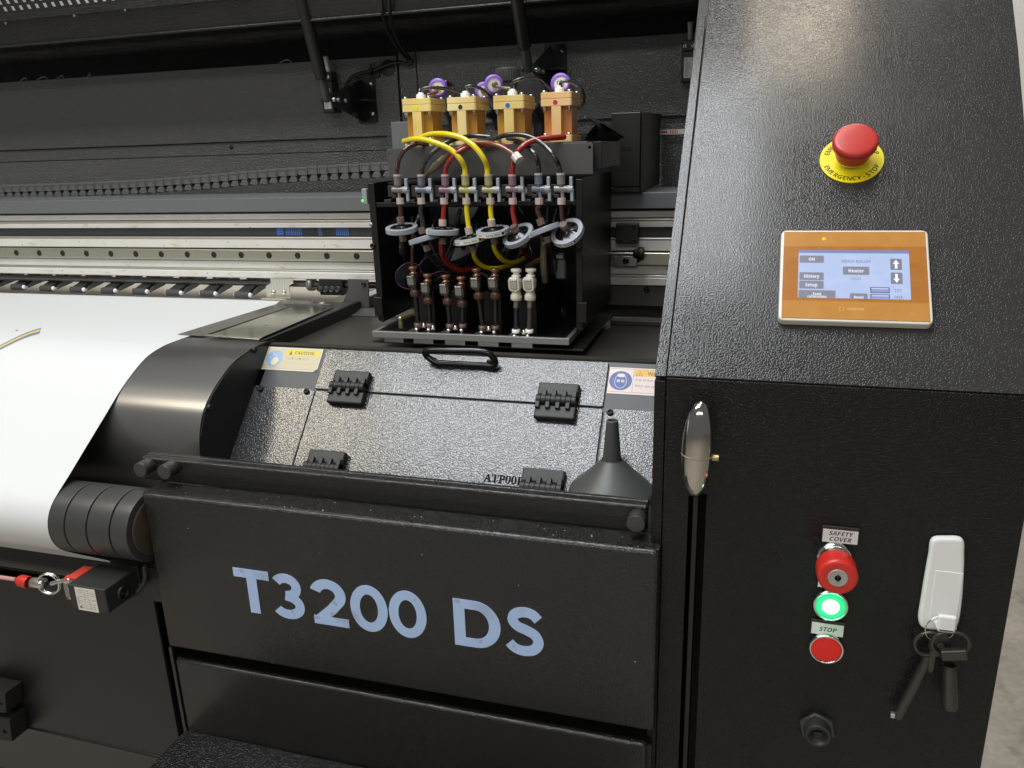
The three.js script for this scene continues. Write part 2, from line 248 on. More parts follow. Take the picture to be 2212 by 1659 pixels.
// ================================================================ control cabinet
const ZD = -0.7055, doorR = 0.2395, yEdge = -0.2075;
{
  const c = thing('control_cabinet', 'black wrinkle-painted cabinet with sloped operator panel, touch screen and push buttons', 'cabinet', V(0.08, -H, -0.9));
  const gL = PZ(1478, 1330, ZD).x, gR = PZ(1518, 1250, ZD).x, gT = PZ(1505, 1066, ZD).y, yB = -H + 0.035;
  const shell = (x0, x1) => prism([[-0.712, -H + 0.03], [-0.712, yEdge - 0.012], [-1.35, 0.455], [-1.35, -H + 0.03]], 'x', x0, x1);
  part(c, 'body', join([shell(-0.0745, gL - 0.001), shell(gR + 0.001, doorR - 0.003), prism([[-0.712, gT + 0.004], [-0.712, yEdge - 0.012], [-1.35, 0.455], [-1.35, gT + 0.004]], 'x', gL - 0.001, gR + 0.001), box(gL - 0.001, gR + 0.001, -H + 0.03, gT + 0.004, -1.35, -0.86)]), mat.satin);
  const sp = [[-0.0660, 0.0015], [doorR + 0.001, 0.0015], [0.2540, 0.40], [0.2570, 0.62], [-0.0608, 0.62], [-0.0622, 0.40]];
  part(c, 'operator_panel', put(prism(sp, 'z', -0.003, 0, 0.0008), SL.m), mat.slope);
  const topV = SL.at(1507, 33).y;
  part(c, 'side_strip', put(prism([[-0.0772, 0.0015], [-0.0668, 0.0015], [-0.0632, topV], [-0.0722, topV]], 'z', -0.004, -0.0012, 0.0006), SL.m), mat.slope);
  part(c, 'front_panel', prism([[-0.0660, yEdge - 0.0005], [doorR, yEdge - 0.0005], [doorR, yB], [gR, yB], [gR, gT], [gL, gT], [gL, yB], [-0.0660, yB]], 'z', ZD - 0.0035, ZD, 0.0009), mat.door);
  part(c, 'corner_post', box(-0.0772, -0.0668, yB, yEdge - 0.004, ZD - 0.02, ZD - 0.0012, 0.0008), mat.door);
  // --- touch screen
  const hm = [[3079, 907], [3655, 907], [3674, 1279], [3063, 1261]].map(([x, y]) => SL.at(x / 1.8228, y / 1.8228, 0.008));
  const hx0 = (hm[0].x + hm[3].x) / 2, hx1 = (hm[1].x + hm[2].x) / 2, hy0 = (hm[2].y + hm[3].y) / 2, hy1 = (hm[0].y + hm[1].y) / 2, hw = hx1 - hx0, hh = hy1 - hy0;
  const tp = part(c, 'touch_screen', put(prism(rrect(hx0, hx1, hy0, hy1, 0.005), 'z', 0, 0.0085, 0.0014), SL.m), mat.ivory, 'ivory frame of the small operator touch screen');
  const faceTex = canvasTex(1024, 800, (x, w, h) => {
    x.fillStyle = '#bd8440'; x.fillRect(0, 0, w, h);
    const r = mulberry(5); for (let i = 0; i < 260; i++) { x.globalAlpha = 0.05; x.fillStyle = r() > .5 ? '#a9662a' : '#dca65e'; x.beginPath(); x.ellipse(r() * w, r() * h, 20 + r() * 90, 14 + r() * 40, r() * 3, 0, 7); x.fill(); } x.globalAlpha = 1;
    x.fillStyle = 'rgba(150,84,24,0.42)'; x.fillRect(0, h * .175, w, h * .63);
    for (let i = 0; i < 90; i++) { x.globalAlpha = 0.05; x.fillStyle = '#8a4a14'; x.beginPath(); x.ellipse(w * (.05 + .9 * r()), h * (.2 + .58 * r()), 30 + r() * 60, 20 + r() * 40, 0, 0, 7); x.fill(); } x.globalAlpha = 1;
    x.strokeStyle = 'rgba(240,200,130,.55)'; x.lineWidth = 4; x.strokeRect(w * .40, h * .868, 30, 30); x.fillStyle = 'rgba(240,205,140,.6)'; x.font = 'bold 28px sans-serif'; x.fillText('WEINTEK', w * .45, h * .90);
  });
  const fm = M(0xffffff, 0.16, { map: faceTex, clearcoat: 1, clearcoatRoughness: 0.08 });
  const face = part(tp, 'bezel', put(plate(hw - 0.005, hh - 0.005, 0.0006).translate((hx0 + hx1) / 2, (hy0 + hy1) / 2, 0.0088), SL.m), fm, 'orange-tinted translucent bezel film');
  const scrTex = canvasTex(1024, 448, (x, w, h) => {
    x.fillStyle = '#aebfe6'; x.fillRect(0, 0, w, h); const r = mulberry(9);
    for (let i = 0; i < 60; i++) { x.globalAlpha = .06; x.fillStyle = '#d4e0fa'; x.beginPath(); x.ellipse(r() * w, r() * h, 30 + r() * 70, 15 + r() * 30, 0, 0, 7); x.fill(); } x.globalAlpha = 1;
    x.fillStyle = '#6d7fb4'; x.fillRect(0, 0, w, 26); x.fillStyle = '#8a9bcb'; x.fillRect(0, 26, w, 5);
    const bt = (x0, y0, x1, y1, t, f) => { x.fillStyle = '#7d7d8e'; x.beginPath(); x.roundRect(x0, y0, x1 - x0, y1 - y0, 10); x.fill(); x.strokeStyle = '#9aa3bd'; x.lineWidth = 3; x.stroke(); x.fillStyle = '#e6edff'; x.font = `bold ${f}px sans-serif`; x.textAlign = 'center'; x.textBaseline = 'middle'; t.split('|').forEach((s, i, a) => x.fillText(s, (x0 + x1) / 2, (y0 + y1) / 2 + (i - (a.length - 1) / 2) * f * .72)); };
    bt(10, 54, 240, 124, 'ON', 40); bt(10, 214, 240, 288, 'History', 42); bt(10, 294, 240, 368, 'Setup', 42); bt(6, 380, 350, 470, 'Feed|calibration', 34);
    bt(418, 156, 660, 232, 'Heater', 44); bt(480, 402, 640, 470, 'Reset', 34);
    x.textAlign = 'center'; x.fillStyle = '#8089a8'; x.font = 'bold 38px sans-serif'; x.fillText('MEDIA ROLLER', 540, 106); x.font = '36px sans-serif'; x.fillText('HIGH', 540, 268); x.font = 'bold 38px sans-serif'; x.fillText('TOT', 912, 370); x.fillText('TRIP.', 918, 432);
    for (const y0 of [78, 206]) { x.fillStyle = '#787888'; x.beginPath(); x.roundRect(852, y0, 104, 104, 8); x.fill(); x.fillStyle = '#eef4ff'; x.save(); x.translate(904, y0 + 52); if (y0 > 100) x.scale(1, -1); x.beginPath(); x.moveTo(0, -42); x.lineTo(30, -4); x.lineTo(12, -4); x.lineTo(12, 40); x.lineTo(-12, 40); x.lineTo(-12, -4); x.lineTo(-30, -4); x.fill(); x.restore(); }
    for (const y0 of [342, 406]) { x.fillStyle = '#5d6690'; x.fillRect(664, y0, 176, 54); x.fillStyle = '#8a96c4'; x.fillRect(674, y0 + 8, 156, 36); x.fillStyle = '#c3cfee'; x.fillRect(680, y0 + 8, 146, 9); }
  });
  const s4 = [[328, 358], [1802, 362], [1826, 1022], [308, 990]].map(([x, y]) => SL.at((3050 + x * .29385) / 1.8228, (880 + y * .29385) / 1.8228, 0.0092));
  const sx0 = (s4[0].x + s4[3].x) / 2, sx1 = (s4[1].x + s4[2].x) / 2, sy0 = (s4[2].y + s4[3].y) / 2, sy1 = (s4[0].y + s4[1].y) / 2;
  part(tp, 'display_screen', put(plate(sx1 - sx0, sy1 - sy0, 0.0006).translate((sx0 + sx1) / 2, (sy0 + sy1) / 2, 0.0092), SL.m), M(0.04, 0.2, { emissive: lin(1, 1, 1), emissiveMap: scrTex, emissiveIntensity: 1.05 }), 'lit blue display with grey buttons');
  const led = SL.at((3050 + 665 * .29385) / 1.8228, (880 + 210 * .29385) / 1.8228, 0.0092);
  part(tp, 'status_led', put(dome(V(led.x, led.y, 0.0091), Z1, 0.0018), SL.m), M([0.8, 0.55, 0.03], 0.2, { emissive: lin(0.6, 0.35, 0.0), emissiveIntensity: 0.5 }));
  // --- emergency stop
  const e = SL.at(3353 / 1.8228, 628 / 1.8228, 0.001);
  const es = part(c, 'emergency_stop', put(lathe([[0.0125, 0], [0.0135, 0.004], [0.0135, 0.012], [0.0125, 0.014]], V(e.x, e.y, 0.001), Z1, 32), SL.m), mat.chrome, 'red mushroom push button on a yellow disc');
  const ringTex = canvasTex(1024, 1024, (x, w) => {
    x.fillStyle = '#f2df1c'; x.fillRect(0, 0, w, w); const r = mulberry(21); for (let i = 0; i < 120; i++) { x.globalAlpha = .05; x.fillStyle = '#b8a500'; x.beginPath(); x.ellipse(r() * w, r() * w, 20 + r() * 50, 10 + r() * 30, r() * 3, 0, 7); x.fill(); } x.globalAlpha = 1;
    x.fillStyle = '#2a2608'; x.font = 'bold 118px sans-serif'; x.textAlign = 'center'; x.textBaseline = 'middle'; const t = 'EMERGENCY-STOP';
    for (let i = 0; i < t.length; i++) { const a = (-72 + 144 * i / (t.length - 1)) * Math.PI / 180; x.save(); x.translate(512 + 410 * Math.sin(a), 512 - 410 * Math.cos(a)); x.rotate(a); x.fillText(t[i], 0, 0); x.restore(); }
    for (let i = 0; i < t.length; i++) { const a = (-68 + 136 * i / (t.length - 1)) * Math.PI / 180; x.save(); x.translate(512 + 424 * Math.sin(a), 512 + 424 * Math.cos(a)); x.rotate(-a); x.fillText(t[i], 0, 0); x.restore(); }
  });
  const disc = fin(new THREE.CylinderGeometry(0.030, 0.030, 0.0012, 48)); // planar uv on the printed disc
  disc.rotateX(Math.PI / 2); { const p = disc.attributes.position, u = disc.attributes.uv; for (let i = 0; i < p.count; i++) u.setXY(i, 0.5 + p.getX(i) / 0.0602, 0.5 + p.getY(i) / 0.0602); }
  part(es, 'yellow_disc', put(disc.translate(e.x, e.y, 0.0009), SL.m), M(0xffffff, 0.35, { map: ringTex }));
  part(es, 'stem', put(lathe([[0.0160, 0.008], [0.0165, 0.0095], [0.0165, 0.0185], [0.0172, 0.0200]], V(e.x, e.y, 0), Z1, 36), SL.m), mat.redCap);
  part(es, 'mushroom_cap', put(lathe([[0.0160, 0.0198], [0.0196, 0.0202], [0.0209, 0.0222], [0.0210, 0.0268], [0.0201, 0.0292], [0.0180, 0.0302], [0.0172, 0.0300], [0.0160, 0.0304], [0.008, 0.0308], [0, 0.0308]], V(e.x, e.y, 0), Z1, 48), SL.m), mat.redCap);
  // --- buttons on the door
  const bt = (px, py) => PZ(px, py, ZD);
  const labelPlate = (x0, y0, x1, y1, text, name) => {
    const a = bt(x0, y0), b = bt(x1, y1), w = Math.abs(b.x - a.x), h = Math.abs(a.y - b.y), cx = (a.x + b.x) / 2, cy = (a.y + b.y) / 2;
    const holder = part(c, 'label_plate', box(cx - w / 2 - .001, cx + w / 2 + .001, cy - h / 2 - .0006, cy + h / 2 + .003, ZD, ZD + 0.0024, 0.0006), mat.plastic, name);
    const t = canvasTex(512, Math.round(512 * h / w), (x, W, Hh) => { x.fillStyle = '#dedcd8'; x.fillRect(0, 0, W, Hh); x.fillStyle = '#1a1a22'; const ls = text.split('|'), f = ls.length > 1 ? Hh * .46 : Hh * .52; x.font = `bold italic ${f}px sans-serif`; x.textAlign = 'center'; x.textBaseline = 'middle'; ls.forEach((s, i) => x.fillText(s, W / 2, Hh / 2 + (i - (ls.length - 1) / 2) * f * 0.98)); });
    part(holder, 'printed_card', plate(w, h, 0.0006).translate(cx, cy, ZD + 0.0026), M(0xffffff, 0.4, { map: t }));
  };
  labelPlate(1778, 1139, 1851, 1174, 'SAFETY|COVER', 'white label reading SAFETY COVER');
  labelPlate(1768, 1243, 1834, 1272, 'START', 'white label half hidden behind the key switch');
  labelPlate(1754, 1340, 1820, 1373, 'STOP', 'white label reading STOP');
  const k = PZ(1810, 1249, ZD + 0.0395).setZ(ZD);
  const ks = part(c, 'key_switch', lathe([[0.0160, 0], [0.0164, 0.003], [0.0156, 0.006], [0.0140, 0.007], [0.0130, 0.0075], [0.0130, 0.022]], k.clone().setZ(ZD), Z1, 40), mat.chrome, 'red key-release stop button with chrome collar');
  part(ks, 'red_cap', lathe([[0.0150, 0.0165], [0.0168, 0.018], [0.0173, 0.021], [0.0173, 0.035], [0.0166, 0.0383], [0.0145, 0.0395], [0.0085, 0.0395], [0.0083, 0.0382]], k.clone().setZ(ZD), Z1, 48), mat.red);
  const kf = k.clone().setZ(ZD + 0.0385);
  part(ks, 'lock_barrel', join([lathe([[0.0086, -0.003], [0.0086, 0.0012], [0.0078, 0.0018], [0.0070, 0.0012], [0.0028, 0.0012]], kf, Z1, 32)]), M([0.42, 0.40, 0.36], 0.35, { metalness: 0.3 }));
  part(ks, 'keyhole', join([lathe([[0, 0.0016], [0.0016, 0.0014], [0.0018, 0]], kf.clone().add(V(0, 0.0012, 0)), Z1, 20), box(kf.x - 0.0007, kf.x + 0.0007, kf.y - 0.003, kf.y + 0.0034, kf.z + 0.0008, kf.z + 0.0021)]), mat.black);
  const pushButton = (px, py, lens, label) => {
    const p = PZ(px, py, ZD + 0.0072).setZ(ZD);
    const b = part(c, 'push_button', lathe([[0.0163, 0], [0.0163, 0.002], [0.0160, 0.0055], [0.0152, 0.0070], [0.0140, 0.0072], [0.0136, 0.0062]], p, Z1, 44), mat.chrome, label);
    part(b, 'button_lens_light', lathe([[0.0138, 0.005], [0.0136, 0.0066], [0.0110, 0.0070], [0, 0.0072]], p, Z1, 40), lens); return p;
  };
  const gp = pushButton(1794.6, 1311.4, M([0.02, 0.35, 0.16], 0.3, { emissive: lin(0.03, 0.62, 0.24), emissiveIntensity: 0.8 }), 'lit green push button');
  const gb = c.children[c.children.length - 1];
  part(gb, 'lamp_core_light', lathe([[0.0078, 0.0070], [0.0076, 0.0075], [0, 0.0077]], gp, Z1, 32), M(0.8, 0.3, { emissive: lin(0.75, 1.0, 0.9), emissiveIntensity: 2.0 }));
  const gl = new THREE.PointLight(lin(0.1, 1, 0.4), 0.0012, 0.3, 2); gl.position.set(gp.x, gp.y + H, ZD + 0.018); gl.shadow.radius = 0.4; gl.castShadow = true; scene.add(gl);
  pushButton(1785.4, 1404.7, M([0.62, 0.012, 0.008], 0.28, { emissive: lin(0.5, 0.004, 0.003), emissiveIntensity: 0.22 }), 'plain red push button');  // faint glow put into the red lens colour
  // --- quarter turn lock
  const lk = PZ(1767, 1592, ZD + 0.0138).setZ(ZD);
  const lock = part(c, 'cabinet_lock', lathe([[0.0175, 0], [0.0175, 0.003], [0.0165, 0.0038], [0, 0.0038]], lk, Z1, 6, 0.2), mat.rubber, 'dark square-drive cabinet lock on a hexagon plate');
  part(lock, 'lock_barrel', lathe([[0.0128, 0.003], [0.0128, 0.0125], [0.0116, 0.0138], [0.0085, 0.0138], [0.0085, 0.0085], [0, 0.0085]], lk, Z1, 32), mat.plastic);
  part(lock, 'square_drive', box(lk.x - 0.0042, lk.x + 0.0042, lk.y - 0.0042, lk.y + 0.0042, ZD + 0.008, ZD + 0.0125, 0.0006), mat.matte);
}
// lever in the slot of the cabinet
{
  const zz = ZD + 0.030, top = PZ(1514, 866, zz), mid = PZ(1507, 977, zz), bot = PZ(1499, 1073, zz);
  const g = thing('lever_handle', 'glossy dark oval lever grip with worn band in the middle', 'lever', bot.clone());
  const ax = top.clone().sub(bot), L = ax.length(); ax.normalize(); const half = (a, b, n) => Array.from({ length: n + 1 }, (_, i) => { const t = a + (b - a) * i / n; const q = clamp(t, 0, 1); return [0.0143 * Math.pow(Math.max(0, 1 - Math.pow(Math.abs(2 * q - 1), 2.3)), 0.5), t * L]; });
  part(g, 'lower_grip', lathe(half(0.0, 0.452, 22), bot, ax, 40), M([0.50, 0.48, 0.44], 0.10, { metalness: 1 }));
  part(g, 'upper_grip', lathe(half(0.468, 1.0, 22), bot, ax, 40), M([0.50, 0.48, 0.44], 0.10, { metalness: 1 }));
  part(g, 'worn_band', lathe([[0.0138, 0.450 * L], [0.01425, 0.456 * L], [0.01425, 0.466 * L], [0.0138, 0.472 * L]], bot, ax, 40), M([0.55, 0.47, 0.36], 0.5, { bumpMap: rep(crinkle, 0.05), bumpScale: 0.0008 }));
  part(g, 'brass_pin', cyl(V(mid.x, mid.y - 0.004, zz), V(mid.x + 0.0185, mid.y - 0.004, zz), 0.0031, 0.0031, 12), mat.brass);
  part(g, 'lever_arm', box(bot.x - 0.0026, bot.x + 0.0026, bot.y - 0.4, bot.y + 0.006, ZD - 0.030, ZD - 0.004, 0.001), mat.black); part(g, 'stem', cyl(V(bot.x, bot.y - 0.004, ZD - 0.010), V(bot.x + 0.0008, bot.y + 0.012, zz), 0.0045, 0.0045, 14), mat.black);
}
// hook and keys on the cabinet door
{
  const z0 = ZD, P = (px, py, d = 0.006) => PZ(px, py, z0 + d);
  const hb = thing('adhesive_hook', 'white plastic adhesive hook stuck on the cabinet door', 'hook', P(2026, 1358, 0));
  const out = [[2015, 1166], [2047, 1162], [2080, 1166], [2084, 1200], [2083, 1240], [2079, 1300], [2070, 1350], [2062, 1361], [2025, 1363], [1992, 1356], [1985, 1342], [1990, 1300], [1998, 1250], [2007, 1200]].map(([x, y]) => { const q = P(x, y, 0.008); return [q.x, q.y]; });
  const crv = new THREE.CatmullRomCurve3(out.map(([x, y]) => V(x, y, 0)), true, 'centripetal').getPoints(70).slice(0, -1).map(q => [q.x, q.y]);
  part(hb, 'back_plate', prism(crv, 'z', z0 + 0.001, z0 + 0.009, 0.003), mat.white);
  const q = P(2046, 1300, 0.009); part(hb, 'recess_tab', box(q.x - 0.0125, q.x + 0.0095, q.y - 0.022, q.y + 0.030, z0 + 0.0085, z0 + 0.0095, 0.0005), mat.white);
  const h = P(2040, 1335, 0.009); part(hb, 'hook_arm', join([box(h.x - 0.0075, h.x + 0.0075, h.y - 0.0085, h.y - 0.003, z0 + 0.008, z0 + 0.0205, 0.0022), box(h.x - 0.0075, h.x + 0.0075, h.y - 0.0085, h.y + 0.0085, z0 + 0.0155, z0 + 0.0205, 0.0022)]), mat.white);
  // split ring and keys
  const ringC = P(2032, 1358, 0.0125), kr = thing('key_ring', 'thin steel wire ring hanging from the white hook', 'key ring', ringC.clone());
  part(kr, 'wire', put(uvm(new THREE.TorusGeometry(0.0135, 0.0006, 8, 48)), new THREE.Matrix4().makeRotationFromEuler(new THREE.Euler(0.05, 0.25, 0)).setPosition(ringC)), mat.chrome);
  const loop = (cx, cy, rx, ry, z, rot, r = 0.0021) => tube(Array.from({ length: 18 }, (_, i) => { const a = i / 18 * 6.2832, X = rx * Math.cos(a), Y = ry * Math.sin(a); return V(cx + X * Math.cos(rot) - Y * Math.sin(rot), cy + X * Math.sin(rot) + Y * Math.cos(rot), z); }), r, 60, 8, true);
  const a0 = P(1998, 1436, 0.010), a1 = P(1938, 1548, 0.010), b0 = P(2010, 1392, 0.010);
  const k1 = thing('key', 'dark tubular key with round bow hanging at an angle', 'key', a1.clone());
  part(k1, 'bow', loop(b0.x, b0.y, 0.0130, 0.0120, b0.z, 0.3), mat.keyMetal);
  part(k1, 'shank', join([cyl(a0, a1, 0.0046, 0.0046, 18), cyl(a0, b0.clone().lerp(a0, 0.55), 0.0045, 0.0036, 14)]), mat.keyMetal);
  part(k1, 'bit', box(a1.x - 0.0066, a1.x - 0.0026, a1.y + 0.0005, a1.y + 0.0055, a1.z, a1.z + 0.0045, 0.0006), mat.screw);
  const c0 = P(2052, 1436, 0.016), c1 = P(2051, 1537, 0.016), d0 = P(2064, 1392, 0.018);
  const k2 = thing('key', 'stubby dark socket key with oval bow hanging straight down', 'key', c1.clone());
  part(k2, 'bow', loop(d0.x - 0.004, d0.y, 0.0150, 0.0120, d0.z, 0.35), mat.keyMetal);
  part(k2, 'cross_bar', put(box(-0.0105, 0.0105, -0.005, 0.005, -0.0035, 0.0035, 0.0012), new THREE.Matrix4().makeRotationZ(0.22).setPosition(P(2060, 1413, 0.021))), mat.keyMetal);
  part(k2, 'socket_barrel', lathe([[0.0048, 0], [0.0062, 0.006], [0.0066, 0.022], [0.0072, 0.030], [0.0074, 0.044], [0.0066, 0.046], [0, 0.046]], c0, c1.clone().sub(c0), 24), mat.keyMetal);
  const s0 = P(2028, 1388, 0.013), k3 = thing('key', 'small flat key with engraved bow behind the dark keys', 'key', P(2020, 1438, 0.013));
  part(k3, 'bow', prism(rrect(s0.x - 0.008, s0.x + 0.008, s0.y - 0.009, s0.y + 0.010, 0.005), 'z', s0.z - 0.001, s0.z + 0.001, 0.0003), mat.keyMetal);
  part(k3, 'engraved_oval', prism(circle(s0.x + 0.002, s0.y - 0.003, 0.003, 18), 'z', s0.z + 0.001, s0.z + 0.0014), mat.brass);
  part(k3, 'blade', prism([[s0.x - 0.006, s0.y - 0.009], [s0.x - 0.001, s0.y - 0.009], [s0.x - 0.0015, s0.y - 0.030], [s0.x - 0.003, s0.y - 0.033], [s0.x - 0.0055, s0.y - 0.030]], 'z', s0.z - 0.0008, s0.z + 0.0008), mat.keyMetal);
}

// ================================================================ front cabinet with the model name
const ZF = -0.69, yTop = -0.380;
const pL = -0.6785, pR = -0.0672;
{
  const c = thing('front_cabinet', 'black front cabinet of the printer with pale blue lettering T3200 DS', 'cabinet', V(-0.37, -H, -0.75));
  const ledge = PY(309, 1036, yTop), zR = ledge.z, yLip = PZ(305, 987, zR).y;
  const sU = PZ(1413, 1585, ZF).y, sL = sU - 0.0175, bot = -1.05, inset = PZ(370, 1401, ZF).x;
  // upper sheet with the slot cut, left strip runs down beside the drawer front
  part(c, 'name_panel', box(pL, pR, sU, yTop, ZF - 0.014, ZF, 0.0058), mat.front);
  part(c, 'edge_strip', box(pL, inset, bot, sU + 0.0002, ZF - 0.009, ZF - 0.0004, 0.0012), mat.front);
  part(c, 'drawer_front', box(inset + 0.0008, pR - 0.008, bot, sL, ZF - 0.012, ZF - 0.0008, 0.0042), mat.front);
  part(c, 'drawer_top', box(inset, pR - 0.008, sL - 0.004, sL - 0.001, ZF - 0.05, ZF - 0.007), mat.front);
  part(c, 'inner_body', join([box(pL + 0.002, pR - 0.003, bot, sL - 0.005, -0.86, ZF - 0.008), box(pL + 0.002, pR - 0.003, sU, yTop - 0.004, -0.80, ZF - 0.006), box(pL + 0.002, pR - 0.003, sL - 0.005, sU, -0.86, ZF - 0.055)]), mat.satin);
  part(c, 'side_wall', box(pL, pL + 0.0015, bot, yTop - 0.002, -0.80, ZF - 0.004), mat.front);
  part(c, 'ledge', box(pL, pR, yTop - 0.003, yTop - 0.0003, zR - 0.001, ZF - 0.0059, 0.0008), mat.front);
  const lipL = PZ(305, 1000, zR).x, lipR = PZ(1399, 1100, zR).x;
  part(c, 'back_lip', join([box(lipL, lipR, yTop, yLip, zR - 0.012, zR, 0.0032), box(lipL, lipR, yLip - 0.0045, yLip + 0.0004, zR - 0.018, zR - 0.0115, 0.0018)]), mat.front);
  for (const [px, py] of [[301, 1016], [353, 1021], [1373, 1133]]) { const f = PZ(px, py, zR + 0.017); part(c, 'rubber_stop', lathe([[0, 0], [0.0085, 0], [0.0092, 0.0012], [0.0092, 0.018], [0, 0.018]], f, V(0, 0, -1), 28), mat.rubber); }
  const rd = mulberry(66), fl = new THREE.IcosahedronGeometry(1, 0), bits = []; // paper dust lying on the ledge and sticking to the sheet
  for (let i = 0; i < 32; i++) { const onTop = i < 26, r = 0.0003 + 0.0004 * rd() * rd(), x = lerp(pL + 0.03, pR - 0.02, rd()); bits.push(uvm(fl.clone().scale(r * (1 + rd()), r * .6, r).translate(x, onTop ? yTop + 0.0002 : lerp(sU, yTop - 0.01, rd()), onTop ? lerp(zR + 0.004, ZF - 0.006, rd()) : ZF + 0.0002))); }
  const dust = part(c, 'paper_dust', join(bits), mat.paper); dust.userData.kind = 'stuff';
  // letters, each its own piece, drawn with an even geometric stroke
  const arc = (cx, cy, rx, ry, a0, a1, n = 22) => Array.from({ length: n + 1 }, (_, i) => { const a = (a0 + (a1 - a0) * i / n) * Math.PI / 180; return [cx + rx * Math.cos(a), cy + ry * Math.sin(a)]; });
  const stroke = (pts, w) => { const L = [], R = []; pts.forEach((p, i) => { const a = pts[Math.max(0, i - 1)], b = pts[Math.min(pts.length - 1, i + 1)], dx = b[0] - a[0], dy = b[1] - a[1], l = Math.hypot(dx, dy), nx = -dy / l * w / 2, ny = dx / l * w / 2; L.push([p[0] + nx, p[1] + ny]); R.push([p[0] - nx, p[1] - ny]); }); return [...L, ...R.reverse()]; };
  const crvP = (pts) => new THREE.CatmullRomCurve3(pts.map(([x, y]) => V(x, y, 0)), false, 'centripetal').getPoints(48).map(q => [q.x, q.y]);
  const W = 0.205;
  const GL = {
    T: [[[[0, 1], [0, 0.80], [0.28, 0.80], [0.28, 0], [0.50, 0], [0.50, 0.80], [0.78, 0.80], [0.78, 1]], []]],
    0: [[arc(0.39, 0.5, 0.40, 0.515, 0, 360, 44).slice(0, -1), [arc(0.39, 0.5, 0.195, 0.315, 360, 0, 36).slice(0, -1)]]],
    D: [[[[0, 0], [0.40, 0], ...arc(0.40, 0.5, 0.46, 0.5, -90, 90, 28), [0, 1]], [[[0.21, 0.19], [0.21, 0.81], ...arc(0.40, 0.5, 0.25, 0.31, 90, -90, 24)]]]],
    2: [[stroke([...arc(0.345, 0.675, 0.245, 0.235, 165, -32, 26), [0.40, 0.36], [0.16, 0.12]], W), []], [[[0.03, 0], [0.71, 0], [0.71, 0.185], [0.03, 0.185]], []]],
    3: [[stroke([...arc(0.31, 0.715, 0.235, 0.195, 150, -78, 24), [0.30, 0.515]], W), []], [stroke([[0.28, 0.515], ...arc(0.31, 0.295, 0.275, 0.205, 80, -150, 26)], W), []]],
    S: [[stroke(crvP([[0.63, 0.775], [0.52, 0.875], [0.34, 0.905], [0.16, 0.83], [0.125, 0.70], [0.22, 0.595], [0.40, 0.53], [0.57, 0.44], [0.625, 0.29], [0.53, 0.14], [0.33, 0.085], [0.15, 0.125], [0.04, 0.225]]), W), []]],
  };
  const glyphs = [['T', 510, 584], ['3', 591, 656], ['2', 674, 750], ['0', 758, 837], ['0', 841, 921], ['D', 981, 1081], ['S', 1092, 1174]], baseY = -0.5213, capY = -0.4632, lm = M(0xffffff, 0.42, { map: rep(letterTex, 0.27) });
  glyphs.forEach(([ch, p0, p1], i) => {
    const g = join(GL[ch].map(([o, hs], k) => prism(o, 'z', 0, 1, 0, hs).translate(0, 0, k * 0.2))); g.computeBoundingBox(); const b = g.boundingBox;
    const my = [1275, 1290, 1303, 1314, 1326, 1345, 1362][i], x0 = PZ(p0, my, ZF).x, x1 = PZ(p1, my, ZF).x, over = '302S'.includes(ch) ? 0.0008 : 0;
    g.translate(-b.min.x, -b.min.y, -b.min.z).scale((x1 - x0) / (b.max.x - b.min.x), (capY - baseY + 2 * over) / (b.max.y - b.min.y), 0.0005 / (b.max.z - b.min.z)).translate(x0, baseY - over, ZF + 0.0001);
    part(c, 'letter', uvm(g), lm);
  });
}
// lower box that stands out below the drawer
{
  const a = PZ(402, 1574, ZF), y = a.y, x0 = a.x;
  const c = thing('floor_box', 'black wrinkle-painted low box in front of the drawer front', 'box', V(-0.5, -H, -0.6));
  part(c, 'lid', box(x0, pR - 0.02, y - 0.006, y, ZF + 0.001, -0.50, 0.002), mat.hood); part(c, 'sides', box(x0 + 0.004, pR - 0.024, -H, y - 0.006, ZF + 0.004, -0.504), mat.hood);
}
